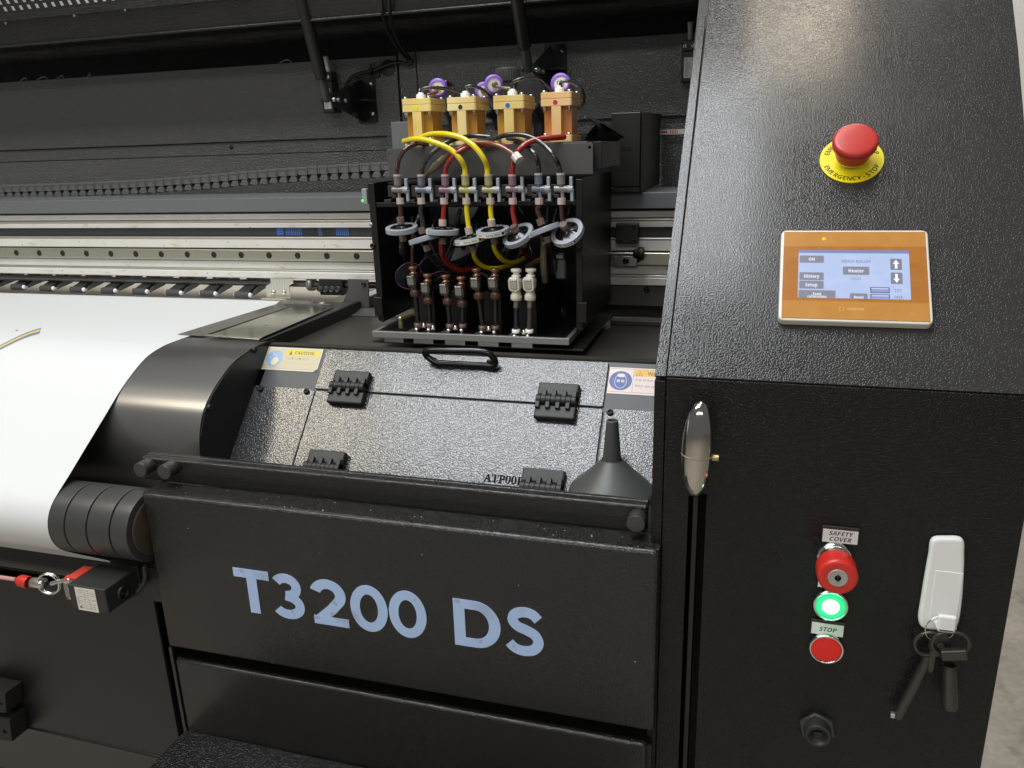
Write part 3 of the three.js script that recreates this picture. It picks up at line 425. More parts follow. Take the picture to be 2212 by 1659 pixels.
// ================================================================ service flap below the carriage
{
  const c = thing('service_flap', 'sloped glossy black service cover with hinges, grab handle and warning stickers', 'cover', V(-0.36, -0.5, -0.85));
  const F = (px, py, off = 0) => FL.at(px, py, off);
  const uL = F(707, 748).x, uR = F(1316, 779).x, vTop = 0, vMid = (F(686, 842).y + F(1300, 880).y) / 2, vBot = -0.27, left = F(570, 800).x, sideL = F(545, 832).x;
  // fixed sheet behind the doors, smooth grey
  part(c, 'backing_sheet', put(prism([[left, -0.0005], [-0.06, -0.0005], [-0.06, vBot], [left - 0.004, vBot]].reverse(), 'z', -0.006, -0.003, 0.0006), FL.m), mat.flatGrey);
  const up = rrect(uL, uR, vMid + 0.0012, vTop - 0.003, 0.0025);
  part(c, 'upper_door', put(prism(up, 'z', -0.0025, 0, 0.0008), FL.m), mat.flap);
  const lL = F(680, 850).x, lR = F(1302, 890).x;
  part(c, 'lower_door', put(prism(rrect(lL, lR, vBot, vMid - 0.0012, 0.004), 'z', -0.0025, 0, 0.0008), FL.m), mat.flap);
  const vs = F(560, 832).y; part(c, 'side_panel', put(prism(rrect(sideL, lL - 0.0018, vBot, vs, 0.006), 'z', -0.0028, -0.0006, 0.0007), FL.m), mat.flap);
  part(c, 'side_panel', put(prism(rrect(lR + 0.0022, -0.06, vBot, F(1340, 883).y, 0.006), 'z', -0.0028, -0.0004, 0.0007), FL.m), mat.flap);
  for (const [px, py] of [[564, 840], [662, 846], [1318, 891]]) { const q = F(px, py); part(c, 'screw', put(socket(V(q.x, q.y, -0.0004), Z1, 0.0042), FL.m), mat.black); }
  // hinges
  const hinge = (px, py) => {
    const q = F(px, py), b = new THREE.Group(); const w = 0.0262, h = 0.0235;
    const leaf = s => { const o = [[-w, s * 0.0065], [w, s * 0.0065], [w, s * h], [w * .9, s * (h + .001)], [-w * .9, s * (h + .001)], [-w, s * h]]; return prism(s > 0 ? o : o.reverse(), 'z', 0.0006, 0.0105, 0.0025).translate(q.x, q.y, 0); };
    const m = part(c, 'hinge', put(leaf(1), FL.m), mat.plastic);
    part(m, 'lower_leaf', put(leaf(-1), FL.m), mat.plastic);
    for (let i = 0; i < 8; i++) { const x0 = q.x - w + 0.0008 + i * (2 * w - 0.0012) / 8, x1 = x0 + 0.0056, s = i % 2 ? 1 : -1; part(m, 'knuckle', put(join([cyl(V(x0, q.y, 0.0105), V(x1, q.y, 0.0105), 0.0062, 0.0062, 16), box(x0, x1, Math.min(q.y, q.y + s * 0.0125), Math.max(q.y, q.y + s * 0.0125), 0.0035, 0.0148, 0.0008)]), FL.m), mat.plastic); }
  };
  hinge(758, 842); hinge(1205, 872); hinge(704, 1016); hinge(1172, 1060);
  // handle
  const ring = [[930, 757, .024], [985, 757, .026], [1040, 759, .024], [1058, 765, .020], [1070, 782, .010], [1066, 790, .006], [1040, 789, .004], [1000, 787, .004], [960, 785, .004], [942, 783, .006], [920, 767, .014], [918, 759, .020]].map(([x, y, o]) => { const q = F(x, y, o); return V(q.x, q.y, q.z); });
  part(c, 'grab_handle', put(tube(ring, 0.0043, 120, 14, true), FL.m), mat.gloss, 'round black bow handle'); for (const [x, y] of [[938, 780], [1062, 786]]) { const q = F(x, y); part(c, 'handle_foot', put(cyl(V(q.x, q.y, -0.001), V(q.x, q.y, 0.008), 0.005, 0.005, 14), FL.m), mat.gloss); }
  // stickers
  const sticker = (P4, draw, name, W) => {
    const q = P4.map(([x, y]) => F(x, y, 0)), cx = q.reduce((a, b) => a + b.x, 0) / 4, cy = q.reduce((a, b) => a + b.y, 0) / 4, w = (q[1].x - q[0].x + q[2].x - q[3].x) / 2, h = (q[0].y - q[3].y + q[1].y - q[2].y) / 2;
    part(c, 'sticker', put(plate(w, h, 0.0003).translate(cx, cy, -0.0025), FL.m), M(0xffffff, 0.38, { map: canvasTex(W, Math.round(W * h / w), draw), bumpMap: smudge, bumpScale: 0.0002 }), name);
  };
  sticker([[578, 746], [699, 754], [680, 803], [559, 795]], (x, w, h) => {
    x.fillStyle = '#c9c0b1'; x.fillRect(0, 0, w, h); x.fillStyle = '#beb498'; x.fillRect(w * .03, h * .07, w * .94, h * .86); x.strokeStyle = '#8c8375'; x.lineWidth = 3; x.strokeRect(w * .03, h * .07, w * .94, h * .86);
    x.fillStyle = '#cfbc46'; x.fillRect(w * .37, h * .07, w * .60, h * .27); x.fillStyle = '#6a6342'; x.font = `bold ${h * .19}px sans-serif`; x.textBaseline = 'middle'; x.fillText('CAUTION', w * .52, h * .215); x.beginPath(); x.moveTo(w * .42, h * .31); x.lineTo(w * .45, h * .12); x.lineTo(w * .485, h * .31); x.fill();
    x.fillStyle = '#86a3c4'; x.beginPath(); x.ellipse(w * .19, h * .5, w * .145, h * .36, 0, 0, 7); x.fill(); x.fillStyle = '#d6c79a'; x.beginPath(); x.ellipse(w * .21, h * .62, w * .06, h * .17, 0.3, 0, 7); x.fill(); const r = mulberry(4); x.strokeStyle = '#c2cdd8'; x.lineWidth = 2; for (let i = 0; i < 40; i++) { const a = r() * 7, d = r(); x.beginPath(); x.arc(w * (.19 + .13 * d * Math.cos(a)), h * (.5 + .32 * d * Math.sin(a)), 8, r() * 6, r() * 6); x.stroke(); }
    x.fillStyle = '#9a917f'; x.font = `${h * .12}px sans-serif`; x.fillText('Risk of hand injury', w * .4, h * .47); x.fillStyle = '#b5ac98'; x.fillText('Wear protective gloves', w * .4, h * .66); x.fillStyle = '#55483a'; x.fillRect(w * .5, h * .43, 10, 12); x.fillRect(w * .62, h * .45, 22, 9);
    x.fillStyle = '#3a1a14'; x.beginPath(); x.moveTo(w, h); x.lineTo(w * .93, h); x.lineTo(w, h * .86); x.fill();
  }, 'worn caution sticker with blue glove sign', 640);
  sticker([[1318, 790], [1468, 799], [1462, 857], [1309, 847]], (x, w, h) => {
    x.fillStyle = '#d9c8c2'; x.fillRect(0, 0, w, h); const r = mulberry(14); for (let i = 0; i < 160; i++) { x.globalAlpha = .10; x.fillStyle = r() > .5 ? '#b79a92' : '#eadfd9'; x.beginPath(); x.ellipse(r() * w, r() * h, 6 + r() * 26, 3 + r() * 6, r(), 0, 7); x.fill(); } x.globalAlpha = 1;
    x.strokeStyle = '#5b4b4b'; x.lineWidth = 3; x.strokeRect(w * .0, h * .05, w * .99, h * .87); x.beginPath(); x.moveTo(w * .36, h * .05); x.lineTo(w * .36, h * .92); x.stroke();
    x.fillStyle = '#e0ac2c'; x.fillRect(w * .365, h * .06, w * .62, h * .25); x.fillStyle = '#4b4030'; x.font = `bold ${h * .19}px sans-serif`; x.textBaseline = 'middle'; x.fillText('WARNING', w * .56, h * .19);
    x.strokeStyle = '#4b4030'; x.lineWidth = 4; x.beginPath(); x.moveTo(w * .39, h * .28); x.lineTo(w * .44, h * .10); x.lineTo(w * .49, h * .28); x.closePath(); x.stroke(); x.font = `bold ${h * .12}px sans-serif`; x.fillText('!', w * .433, h * .23);
    x.fillStyle = '#37508e'; x.beginPath(); x.ellipse(w * .18, h * .5, w * .165, h * .36, 0, 0, 7); x.fill(); x.strokeStyle = '#cfd4e4'; x.lineWidth = 6; x.beginPath(); x.ellipse(w * .18, h * .52, w * .085, h * .26, 0, 0, 7); x.stroke(); x.fillStyle = '#b9b3bd'; x.fillRect(w * .125, h * .46, w * .045, h * .1); x.fillRect(w * .19, h * .46, w * .045, h * .1); x.fillStyle = '#d8c9c2'; x.beginPath(); x.ellipse(w * .18, h * .30, w * .06, h * .07, 0, 0, 7); x.fill();
    x.fillStyle = '#5d5358'; x.font = `${h * .125}px sans-serif`; x.fillText('Risk of eye injury', w * .39, h * .44); x.fillText('Wear eye protection', w * .39, h * .66);
  }, 'pale warning sticker with blue goggles sign', 800);
  // stencil letters, mostly hidden by the hinge
  const ta = F(1046, 1028), tg = new TextGeometry('ATP00P', { font: serif, size: 0.0098, depth: 0.0004, curveSegments: 6, bevelEnabled: false }); tg.scale(0.98, 1, 1).translate(ta.x, ta.y - 0.007, 0.0002); part(c, 'stencil_lettering', put(uvm(tg), FL.m), M(0.006, 0.95, { specularIntensity: 0.1 }));
}
// funnel standing behind the front lip
{
  const zf = -0.835, tip = PZ(1328, 908, zf), nb = PZ(1322, 992, zf), rim = PZ(1317, 1062, zf);
  const base = V(nb.x, rim.y - 0.030, zf), f = thing('funnel', 'grey plastic funnel standing upside down on its mouth', 'funnel', base.clone());
  const hN = nb.y - base.y, hT = tip.y - base.y, hR = rim.y - base.y;
  part(f, 'cone', lathe([[0.0500, 0], [0.0520, 0.002], [0.0520, hR - 0.006], [0.0500, hR + 0.002], [0.0470, hR + 0.008], [0.0300, lerp(hR, hN, .55)], [0.0125, hN - 0.001], [0.0118, hN + 0.0005]], base, Y1, 56), mat.funnel);
  part(f, 'spout', lathe([[0.0108, hN], [0.0104, hN + 0.004], [0.0068, hT - 0.0015], [0.0063, hT], [0.0046, hT], [0.0046, hT - 0.008]], base, Y1, 36), mat.funnel);
  const fs = thing('trough_floor', 'dark floor of the trough behind the front lip', 'trough', V(-0.36, base.y - 0.004, -0.8)); part(fs, 'sheet', box(-0.66, -0.068, base.y - 0.004, base.y - 0.0004, -0.90, -0.712), mat.satin);
}

// ================================================================ bed, platen, heater and paper
const yP = -0.2575, yB = -0.2755;
{
  const c = thing('printer_bed', 'dark satin metal bed of the printer beneath the carriage', 'printer bed', V(-0.9, -0.45, -1.15));
  const x0 = -0.664;
  part(c, 'lower_tray', box(x0, -0.085, yB - 0.004, yB, -1.48, -0.9585), mat.bed);
  part(c, 'front_lip', prism([[-0.9565, -0.2625], [-0.966, -0.2610], [-0.985, yB + 0.0005], [-0.985, yB - 0.003], [-0.9565, -0.2655]], 'x', x0, -0.07, 0.0006), mat.bed);
  for (const [px, py] of [[704, 691], [830, 728], [735, 655]]) { const q = PY(px, py, yB); part(c, 'screw', dome(q, Y1, 0.005, 0.45), mat.screw); }
  part(c, 'platen', box(-3.0, x0 - 0.008, yP - 0.02, yP - 0.0008, -1.252, -0.938), mat.heater);
  part(c, 'platen_side', box(x0 - 0.0075, x0, yB - 0.01, yP + 0.0015, -1.36, -0.950, 0.0008), mat.black);
  part(c, 'under_body', box(-3.0, -0.09, -0.40, yB - 0.0045, -1.235, -1.00), mat.bed);
  // heater sheet, a polished dark curve
  const prof = [[-0.955, yP], [-0.937, yP], [-0.905, yP - 0.0016], [-0.872, -0.2660], [-0.843, -0.2795], [-0.818, -0.2950], [-0.798, -0.3130], [-0.785, -0.3400], [-0.780, -0.3690], [-0.784, -0.4000], [-0.800, -0.4350], [-0.83, -0.46]];
  part(c, 'heater_sheet', sheet(prof, -3.0, -0.6605, 0.0012, 70), mat.heater, 'polished dark curved heater sheet');
  const side = prof.map(([z, y]) => [z - 0.001, y - 0.0015]); const pol = [...side, [-0.93, -0.46], [-0.975, -0.30], [-0.975, yP - 0.002]];
  part(c, 'side_plate', prism(pol.reverse(), 'x', -0.664, -0.6592, 0.0006), mat.satin);
  for (const [px, py] of [[549, 756], [452, 880]]) { const q = PXX(px, py, -0.6592); part(c, 'screw', socket(q, X1, 0.0045), mat.black); }
}
// rear feed table, seen under the beam
{
  const y = -0.345, x1 = PZ(752, 634, -1.8).x, t = thing('feed_table', 'beige feed table behind the printer, seen under the beam', 'table', V(-2, -H, -1.9));
  part(t, 'table_top', box(-4.5, x1, y - 0.02, y, -2.25, -1.58, 0.003), mat.cream); for (const x of [-4.4, x1 - 0.1]) part(t, 'leg', box(x, x + 0.05, -H, y - 0.02, -1.95, -1.90), mat.greyMetal);
}
// media edge guards: thin bright sheets on the platen
{
  const A = (px, py) => PY(px, py, yP + 0.001);
  const mk = (label, P4, m, h = 0.0012, y0 = 0.0008) => { const q = P4.map(p => A(...p)); const t = thing('media_guard', label, 'metal guard', V(q[0].x, yP, q[0].z)); part(t, 'plate', prism(q.map(v => [v.x, v.z]), 'y', yP + y0, yP + y0 + h, 0.0003), m); return [t, q]; };
  mk('thin bare steel strip lying over the paper edge', [[384, 723], [437, 727], [630, 662], [606, 655]], M([0.32, 0.30, 0.26], 0.24, { metalness: 0.9, bumpMap: rep(smudge, 0.3), bumpScale: 0.00005 }));
  const [t, q] = mk('bright steel cover plate beside the silver bracket', [[452, 727], [566, 732], [722, 664], [640, 662]], M([0.50, 0.48, 0.43], 0.13, { metalness: 0.95, bumpMap: rep(smudge, 0.3), bumpScale: 0.00003 }), 0.0014, 0.0020);
  part(t, 'folded_front', prism([[A(452, 727).x, A(452, 727).z], [A(566, 734).x, A(566, 734).z], [A(560, 738).x, A(560, 738).z], [A(440, 730).x, A(440, 730).z]], 'y', yP + 0.0036, yP + 0.0046, 0.0002), mat.chrome);
  for (const [px, py] of [[575, 706], [608, 681]]) part(t, 'screw', dome(A(px, py).setY(yP + 0.0034), Y1, 0.0036, 0.25), mat.screw);
  const [t2] = mk('narrow steel end strip at the rear of the platen', [[598, 660], [712, 664], [722, 659], [612, 653]], mat.steel, 0.0012, 0.0048); part(t2, 'rivet', dome(A(696, 660).setY(yP + 0.006), Y1, 0.0055, 0.3), mat.screw);
}
// the paper: flat on the platen, over the heater, straight to the roller, round it and back under
const ROL = { y: -0.4320, z: -0.7080, r: 0.0443 };
{
  const th = (a) => [ROL.z + (ROL.r + 0.0008) * Math.cos(a), ROL.y + (ROL.r + 0.0008) * Math.sin(a)];
  const prof = [[-1.30, -0.40], [-1.272, -0.30], [-1.262, -0.268], [-1.252, yP - 0.0015], [-1.24, yP + 0.0003], [-1.15, yP + 0.0004], [-1.00, yP + 0.0004], [-0.937, yP + 0.0004], [-0.905, yP - 0.0008], [-0.872, -0.2648], [-0.845, -0.2772], [-0.815, -0.2955], [-0.783, -0.3195], [-0.745, -0.3480], [-0.712, -0.3730]];
  for (let d = 48; d >= -52; d -= 12.5) prof.push(th(d * Math.PI / 180)); prof.push([-0.735, -0.510], [-0.789, -0.5530], [-0.84, -0.59]);
  const t = thing('paper_sheet', 'wide white paper running over the bed and down round the roller', 'paper', V(-1.5, -0.6, -0.85));
  part(t, 'web', sheet(prof, -3.0, -0.8005, 0.0003, 160), mat.paper);
  // printed coloured stripe, following the sheet
  const cv = new THREE.CatmullRomCurve3(prof.map(([z, y]) => V(0, y, z)), false, 'centripetal').getSpacedPoints(400), yOf = z => { let k = cv.findIndex(p => p.z > z); return k < 1 ? yP : lerp(cv[k - 1].y, cv[k].y, (z - cv[k - 1].z) / (cv[k].z - cv[k - 1].z)); };
  const on = (px, py) => { let q = PY(px, py, yP); for (let i = 0; i < 12; i++) q = PY(px, py, lerp(q.y, yOf(q.z) + 0.0003, 0.7)); return q; };
  const band = (off, w, m, name) => { const base = new THREE.CatmullRomCurve3([[-40, 768], [0, 748], [20, 738], [45, 726], [68, 717], [88, 711.5]].map(([x, y]) => V(x, y, 0))).getPoints(24), pos = []; for (let i = 0; i < 24; i++) { const [a, b] = [base[i], base[i + 1]], Q = [on(a.x - off * .35, a.y + off), on(b.x - off * .35, b.y + off), on(b.x - (off + w) * .35, b.y + off + w), on(a.x - (off + w) * .35, a.y + off + w)]; for (const k of [0, 2, 1, 0, 3, 2]) pos.push(Q[k].x, Q[k].y, Q[k].z); } const g = new THREE.BufferGeometry(); g.setAttribute('position', new THREE.Float32BufferAttribute(pos, 3)); g.computeVertexNormals(); g.setAttribute('uv', new THREE.Float32BufferAttribute(new Float32Array(pos.length / 3 * 2), 2)); part(t, name, uvm(g), m); };
  band(-3.5, 3.9, M([0.25, 0.25, 0.30], 0.6), 'printed_grey_stripe'); band(0.4, 3.2, M([0.72, 0.60, 0.08], 0.6), 'printed_yellow_stripe'); band(3.6, 5.5, M([0.20, 0.20, 0.30], 0.6), 'printed_blue_stripe');
  const dot = on(36, 713.5); part(t, 'ink_spot', prism(circle(dot.x, dot.z, 0.0022, 12), 'y', dot.y, dot.y + 0.0002), M([0.08, 0.08, 0.08], 0.6));
}
// grooved roller
{
  const xe = -0.6835, t = thing('feed_roller', 'dark grey grooved rubber roller at the end of the paper', 'roller', V(-0.9, ROL.y - ROL.r, ROL.z));
  const gx = [137, 183, 232].map(px => PZ(px, 1142, ROL.z + ROL.r).x), xs = [-3.0, ...gx, xe], c = V(0, ROL.y, ROL.z);
  for (let i = 0; i < xs.length - 1; i++) part(t, 'roller_section', lathe([[0.02, 0], [ROL.r - 0.001, 0], [ROL.r, 0.0008], [ROL.r, xs[i + 1] - xs[i] - 0.0028], [ROL.r - 0.001, xs[i + 1] - xs[i] - 0.002], [0.02, xs[i + 1] - xs[i] - 0.002]], c.clone().setX(xs[i] + 0.001), X1, 64), mat.rubber);
  part(t, 'core', cyl(c.clone().setX(-3.0), c.clone().setX(xe - 0.002), ROL.r - 0.003, ROL.r - 0.003, 40), mat.black);
  part(t, 'end_disc', lathe([[0, 0.002], [0.033, 0.002], [0.036, 0]], c.clone().setX(xe), X1, 40), M([0.10, 0.075, 0.05], 0.5, { metalness: 0.4, bumpMap: rep(smudge, 0.06), bumpScale: 0.0002 }));
  part(t, 'axle', cyl(c.clone().setX(xe), c.clone().setX(xe + 0.02), 0.012, 0.012, 24), mat.steel);
}
// black guide tube and lower left panels
{
  const a = PZ(0, 1222, -0.75), b = PZ(300, 1252, -0.75), y = (a.y + b.y) / 2;
  const t = thing('guide_tube', 'long glossy black guide tube below the paper', 'tube', V(-1.4, y - 0.03, -0.765)); part(t, 'bar', cyl(V(-2.6, y, -0.775), V(-0.705, y, -0.775), 0.024, 0.024, 40), M([0.016, 0.015, 0.014], 0.24));
  const zl = -0.748, top = PZ(315, 1292, zl).y, xr = PZ(360, 1450, zl).x, yb = (PZ(30, 1565, zl).y + PZ(345, 1640, zl).y) / 2;
  const p = thing('lower_panel', 'smooth black lower panel left of the lettered cabinet', 'panel', V(-1.4, -H, zl - 0.02));
  part(p, 'upper_sheet', box(-2.8, xr, yb, top, zl - 0.004, zl, 0.0015), mat.satin);
  part(p, 'lower_sheet', prism([[zl - 0.004, yb - 0.0006], [zl - 0.0002, yb - 0.0006], [zl - 0.055, yb - 0.16], [zl - 0.060, yb - 0.16]], 'x', -2.8, xr + 0.002, 0.0006), mat.satin);
  part(p, 'bend_edge', cyl(V(-2.8, yb + 0.001, zl - 0.0012), V(xr + 0.001, yb + 0.001, zl - 0.0012), 0.0034, 0.0034, 20), M([0.016, 0.0155, 0.015], 0.22));
  part(p, 'top_flange', box(-2.8, xr - 0.012, top + 0.002, top + 0.012, zl - 0.09, zl - 0.010, 0.001), mat.black);
  part(p, 'backing', box(-2.8, xr + 0.03, -H, top - 0.003, zl - 0.16, zl - 0.10), mat.satin);
  const q0 = PZ(0, 1500, zl + 0.03), br = thing('end_bracket', 'black machined bracket block with two holes on the lower panel', 'bracket', PZ(10, 1600, zl));
  const P = (px, py) => { const v = PZ(px, py, zl + 0.03); return [v.x, v.y]; };
  part(br, 'upper_block', prism([P(-60, 1484), P(11, 1498), P(13, 1541), P(-60, 1530)].reverse(), 'z', zl + 0.0005, zl + 0.03, 0.001, [circle(...P(2, 1522), 0.0030).reverse()]), mat.matte);
  part(br, 'lower_block', prism([P(-60, 1544), P(20, 1556), P(26, 1602), P(-60, 1592)].reverse(), 'z', zl + 0.0005, zl + 0.03, 0.001, [circle(...P(10, 1582), 0.0040).reverse()]), mat.matte);
}
// pull-cord safety switch
{
  const zs = -0.640, P = (px, py, z = zs) => PZ(px, py, z), t = thing('rope_switch', 'black pull-cord safety switch with paper label and red rubber lever', 'switch', P(190, 1325, -0.66));
  const A = P(158, 1269), B = P(238, 1279), C = P(226, 1326), x0 = P(150, 1290).x, x1 = P(230, 1300).x, yT = P(195, 1270).y, yb = P(190, 1319).y, z0 = zs - 0.052;
  part(t, 'housing', box(x0, x1, yb, yT, z0, zs, 0.002), mat.plastic);
  const lt = canvasTex(400, 420, (x, w, h) => { x.fillStyle = '#d9d4ca'; x.fillRect(0, 0, w, h); const r = mulberry(31); x.fillStyle = '#6b6660'; for (let i = 0; i < 9; i++) for (let k = 0; k < 4; k++) if (r() > .25) { x.fillRect(70 + k * 80, 40 + i * 40, 26 + r() * 40, 9); } x.beginPath(); x.arc(60, h - 60, 24, 0, 7); x.fill(); x.save(); x.translate(52, 300); x.rotate(-Math.PI / 2); x.font = 'bold 40px sans-serif'; x.fillText('pizzato', 0, 0); x.restore(); });
  part(t, 'label', plate(0.030, 0.031, 0.0004).translate((x0 + x1) / 2 - 0.0015, (yT + yb) / 2 - 0.001, zs + 0.0004), M(0xffffff, 0.45, { map: lt }), 'pale printed type label');
  part(t, 'head', box(x0 - 0.014, x0 + 0.0005, yb + 0.008, yT - 0.003, z0 + 0.008, zs - 0.006, 0.002), mat.aluDull);
  for (const dy of [0.006, 0.018, 0.029]) part(t, 'screw', dome(V(x0 - 0.004, yb + dy + 0.004, zs - 0.006), Z1, 0.0036, .5), mat.screw);
  const bx = x0 - 0.010, by = yT - 0.010;
  part(t, 'red_boot', join([lathe([[0.010, 0], [0.0105, 0.003], [0.0075, 0.007], [0.0070, 0.011], [0.0050, 0.013]], V(bx, by, zs - 0.02), V(-1, 0.05, 0), 28), box(bx - 0.002, bx + 0.002, yb + 0.006, by, zs - 0.009, zs - 0.0065), box(bx - 0.003, bx + 0.012, yT - 0.004, yT + 0.0012, zs - 0.040, zs - 0.012, 0.001)]), M([0.55, 0.05, 0.035], 0.4), 'red rubber boot');
  const W = (px, py, z) => PZ(px, py, z), m0 = W(250, 1292, -0.700), m1 = W(314, 1226, -0.700);
  part(t, 'mount_bracket', join([box(m0.x, -0.6795, m0.y + 0.004, m1.y, -0.704, -0.700, 0.0012), box(x1 - 0.012, x1 + 0.004, yb + 0.012, yT + 0.003, -0.70, z0 + 0.002, 0.001), box(m0.x, -0.6795, m1.y - 0.003, m1.y + 0.0005, -0.735, -0.7045, 0.001)]), mat.satin);
  part(t, 'cable', tube([V(x1 - 0.002, yb + 0.013, zs - 0.025), W(252, 1292, zs - 0.03), W(276, 1290, zs - 0.04), W(300, 1274, -0.69), W(313, 1250, -0.697), W(311, 1226, -0.70)], 0.0034, 40), mat.rubber);
  part(t, 'gland', lathe([[0.009, 0], [0.009, 0.003], [0.006, 0.0035], [0.0055, 0.001]], V(x1, yb + 0.014, zs - 0.025), X1, 24), mat.black);
  // ring, ferrule and rope
  const rc = P(106, 1261, zs - 0.02), rg = thing('pull_ring', 'split steel ring joining the red rope to the switch', 'ring', rc.clone().setY(rc.y - 0.014));
  for (const s of [-1, 1]) part(rg, 'coil', put(uvm(new THREE.TorusGeometry(0.0137, 0.0013, 10, 60)), new THREE.Matrix4().makeRotationFromEuler(new THREE.Euler(0, 0.25, 0)).setPosition(rc.x, rc.y, rc.z + s * 0.0013)), mat.chrome);
  const e0 = P(95, 1260, zs - 0.02), e1 = P(62, 1258, zs - 0.02), e2 = P(34, 1252, zs - 0.02), e3 = P(-60, 1238, zs - 0.02), rp = thing('pull_rope', 'red plastic-coated steel rope with red and silver end ferrule', 'rope', e0.clone());
  part(rp, 'ferrule', lathe([[0, 0], [0.0066, 0], [0.0066, 0.018], [0, 0.018]], e0, e1.clone().sub(e0), 24), mat.screw);
  part(rp, 'red_cap', lathe([[0.0070, 0], [0.0076, 0.001], [0.0076, 0.012], [0.0060, 0.0155], [0.002, 0.016]], e1, e2.clone().sub(e1), 24), mat.red);
  part(rp, 'rope', cyl(e2, e3.clone().add(e3.clone().sub(e2).multiplyScalar(3)), 0.0026, 0.0026, 12), M([0.55, 0.30, 0.28], 0.25, { clearcoat: 0.6 }));
  part(rp, 'pin', cyl(rc.clone().add(V(0.004, 0.001, 0)), V(bx - 0.012, by + 0.001, zs - 0.02), 0.0026, 0.0026, 12), mat.screw);
}
// ================================================================ beam with rail, belt and covers
const ZG = -1.275;
const yy = (l, r, z = ZG) => (PZ(0, l, z).y + PZ(781, r, z).y) / 2;
{
  const c = thing('gantry_beam', 'pale aluminium cross beam carrying the carriage rail and toothed belt', 'beam', V(-1.1, -0.25, -1.33));
  const x0 = -3.0, x1 = -0.07, bar = (n, a, b, z, m, d = 0.05, r = 0.0016) => part(c, n, box(x0, x1, b, a, z - d, z, r), m);
  const e = [[432.9, 425.4], [458.9, 457], [462.6, 461.9], [475.6, 474.9], [482, 482], [492.4, 492.8], [509, 512], [514.7, 517], [531.4, 539], [532.6, 541.5], [555.6, 565], [557, 567], [572, 584], [576, 590], [592, 602]].map(([l, r]) => yy(l, r));
  bar('top_cover', e[0], e[1], ZG + 0.012, mat.tray, 0.16, 0.001);
  bar('profile_bar', e[2], e[3], ZG, mat.alu); bar('profile_bar', e[4], e[5], ZG, mat.alu);
  bar('drive_belt', e[5] - 0.0008, e[6], ZG - 0.006, M([0.040, 0.042, 0.046], 0.5, { bumpMap: rep(streak, 0.05), bumpScale: 0.0001 }), 0.01, 0.0005);
  bar('profile_bar', e[7], e[8], ZG, mat.alu); bar('profile_bar', e[11], e[12], ZG, mat.alu); bar('profile_bar', e[13], e[14], ZG + 0.003, mat.alu);
  bar('guide_rail', e[9] - 0.0005, e[10], ZG + 0.006, mat.rail, 0.03, 0.0018);
  for (const [k, z] of [[3, 0.001], [6, 0.0015], [12, 0.0015]]) { const y = (e[k] + e[k + 1]) / 2 - 0.0005; part(c, 'round_rod', cyl(V(x0, y, ZG - 0.003 + z), V(x1, y, ZG - 0.003 + z), 0.0026, 0.0026, 12), mat.gold); }
  part(c, 'core', box(x0, x1, e[14] + 0.002, e[0] - 0.004, ZG - 0.11, ZG - 0.012), M([0.10, 0.095, 0.09], 0.5, { metalness: 0.4 }));
  // rail bolts every 60 mm
  const yr = (e[9] + e[10]) / 2; for (let i = 0; i < 40; i++) { const x = -0.6712 - i * 0.06; if (x < -1.75) break; part(c, 'rail_bolt', lathe([[0.0060, 0.0001], [0.0056, 0.0006], [0.0034, 0.0006], [0.0026, 0.0003], [0, 0.0003]], V(x, yr, ZG + 0.006), Z1, 18), mat.black); }
  for (const x of [-0.11, -0.17]) part(c, 'rail_bolt', lathe([[0.0062, 0.0002], [0.0056, 0.0008], [0, 0.0004]], V(x, yr, ZG + 0.006), Z1, 18), mat.black);
  // blue print on the belt
  const bt = canvasTex(512, 64, (x, w, h) => { x.fillStyle = '#2b2d31'; x.fillRect(0, 0, w, h); x.fillStyle = '#3f6fd0'; x.fillRect(6, 4, 48, 56); x.fillStyle = '#2b2d31'; for (let i = 0; i < 3; i++) x.fillRect(8, 16 + 18 * i, 44, 4); x.fillStyle = '#4a78cc'; for (const [a, b] of [[70, 180], [300, 318], [420, 510]]) for (let i = 0; i < 4; i++) for (let k = a; k < b; k += 13) x.fillRect(k, 5 + 15 * i, 9, 9); });
  const ba = PZ(592, 500, ZG), bb = PZ(752, 505, ZG); part(c, 'belt_print', plate(bb.x - ba.x, 0.0145, 0.0003).translate((ba.x + bb.x) / 2, (e[5] + e[6]) / 2, ZG - 0.0056), M(0xffffff, 0.5, { map: bt }), 'blue printed marks on the belt');
  // right end fittings
  const P = (px, py, z = ZG + 0.012) => PZ(px, py, z);
  const k0 = P(1331, 482), k1 = P(1379, 526); part(c, 'belt_clamp', box(k0.x, k1.x, k1.y, k0.y, ZG + 0.002, ZG + 0.018, 0.002), mat.plastic);
  for (const [px, py] of [[1341, 491], [1368, 490], [1341, 521], [1368, 521]]) part(c, 'screw', socket(P(px, py, ZG + 0.018), Z1, 0.0036), mat.black);
  const w0 = P(1325, 553), w1 = P(1376, 575); part(c, 'stop_plate', box(w0.x, w1.x, w1.y, w0.y, ZG + 0.008, ZG + 0.013, 0.001), mat.steel); part(c, 'screw', socket(P(1352, 564, ZG + 0.013), Z1, 0.0052), mat.black);
  const kn = P(1372, 548, ZG + 0.02); part(c, 'knob_rod', cyl(V(kn.x - 0.04, kn.y, kn.z), V(kn.x, kn.y, kn.z), 0.0024, 0.0024, 12), mat.steel);
  part(c, 'tension_knob', join([lathe([[0.005, 0], [0.0075, 0.003], [0.0075, 0.008]], V(kn.x - 0.003, kn.y, kn.z), X1, 16), ...Array.from({ length: 1 }, () => lathe([[0.006, 0.006], [0.0105, 0.007], [0.0108, 0.015], [0.0095, 0.017], [0, 0.017]], V(kn.x - 0.003, kn.y, kn.z), X1, 14))]), mat.black);
}
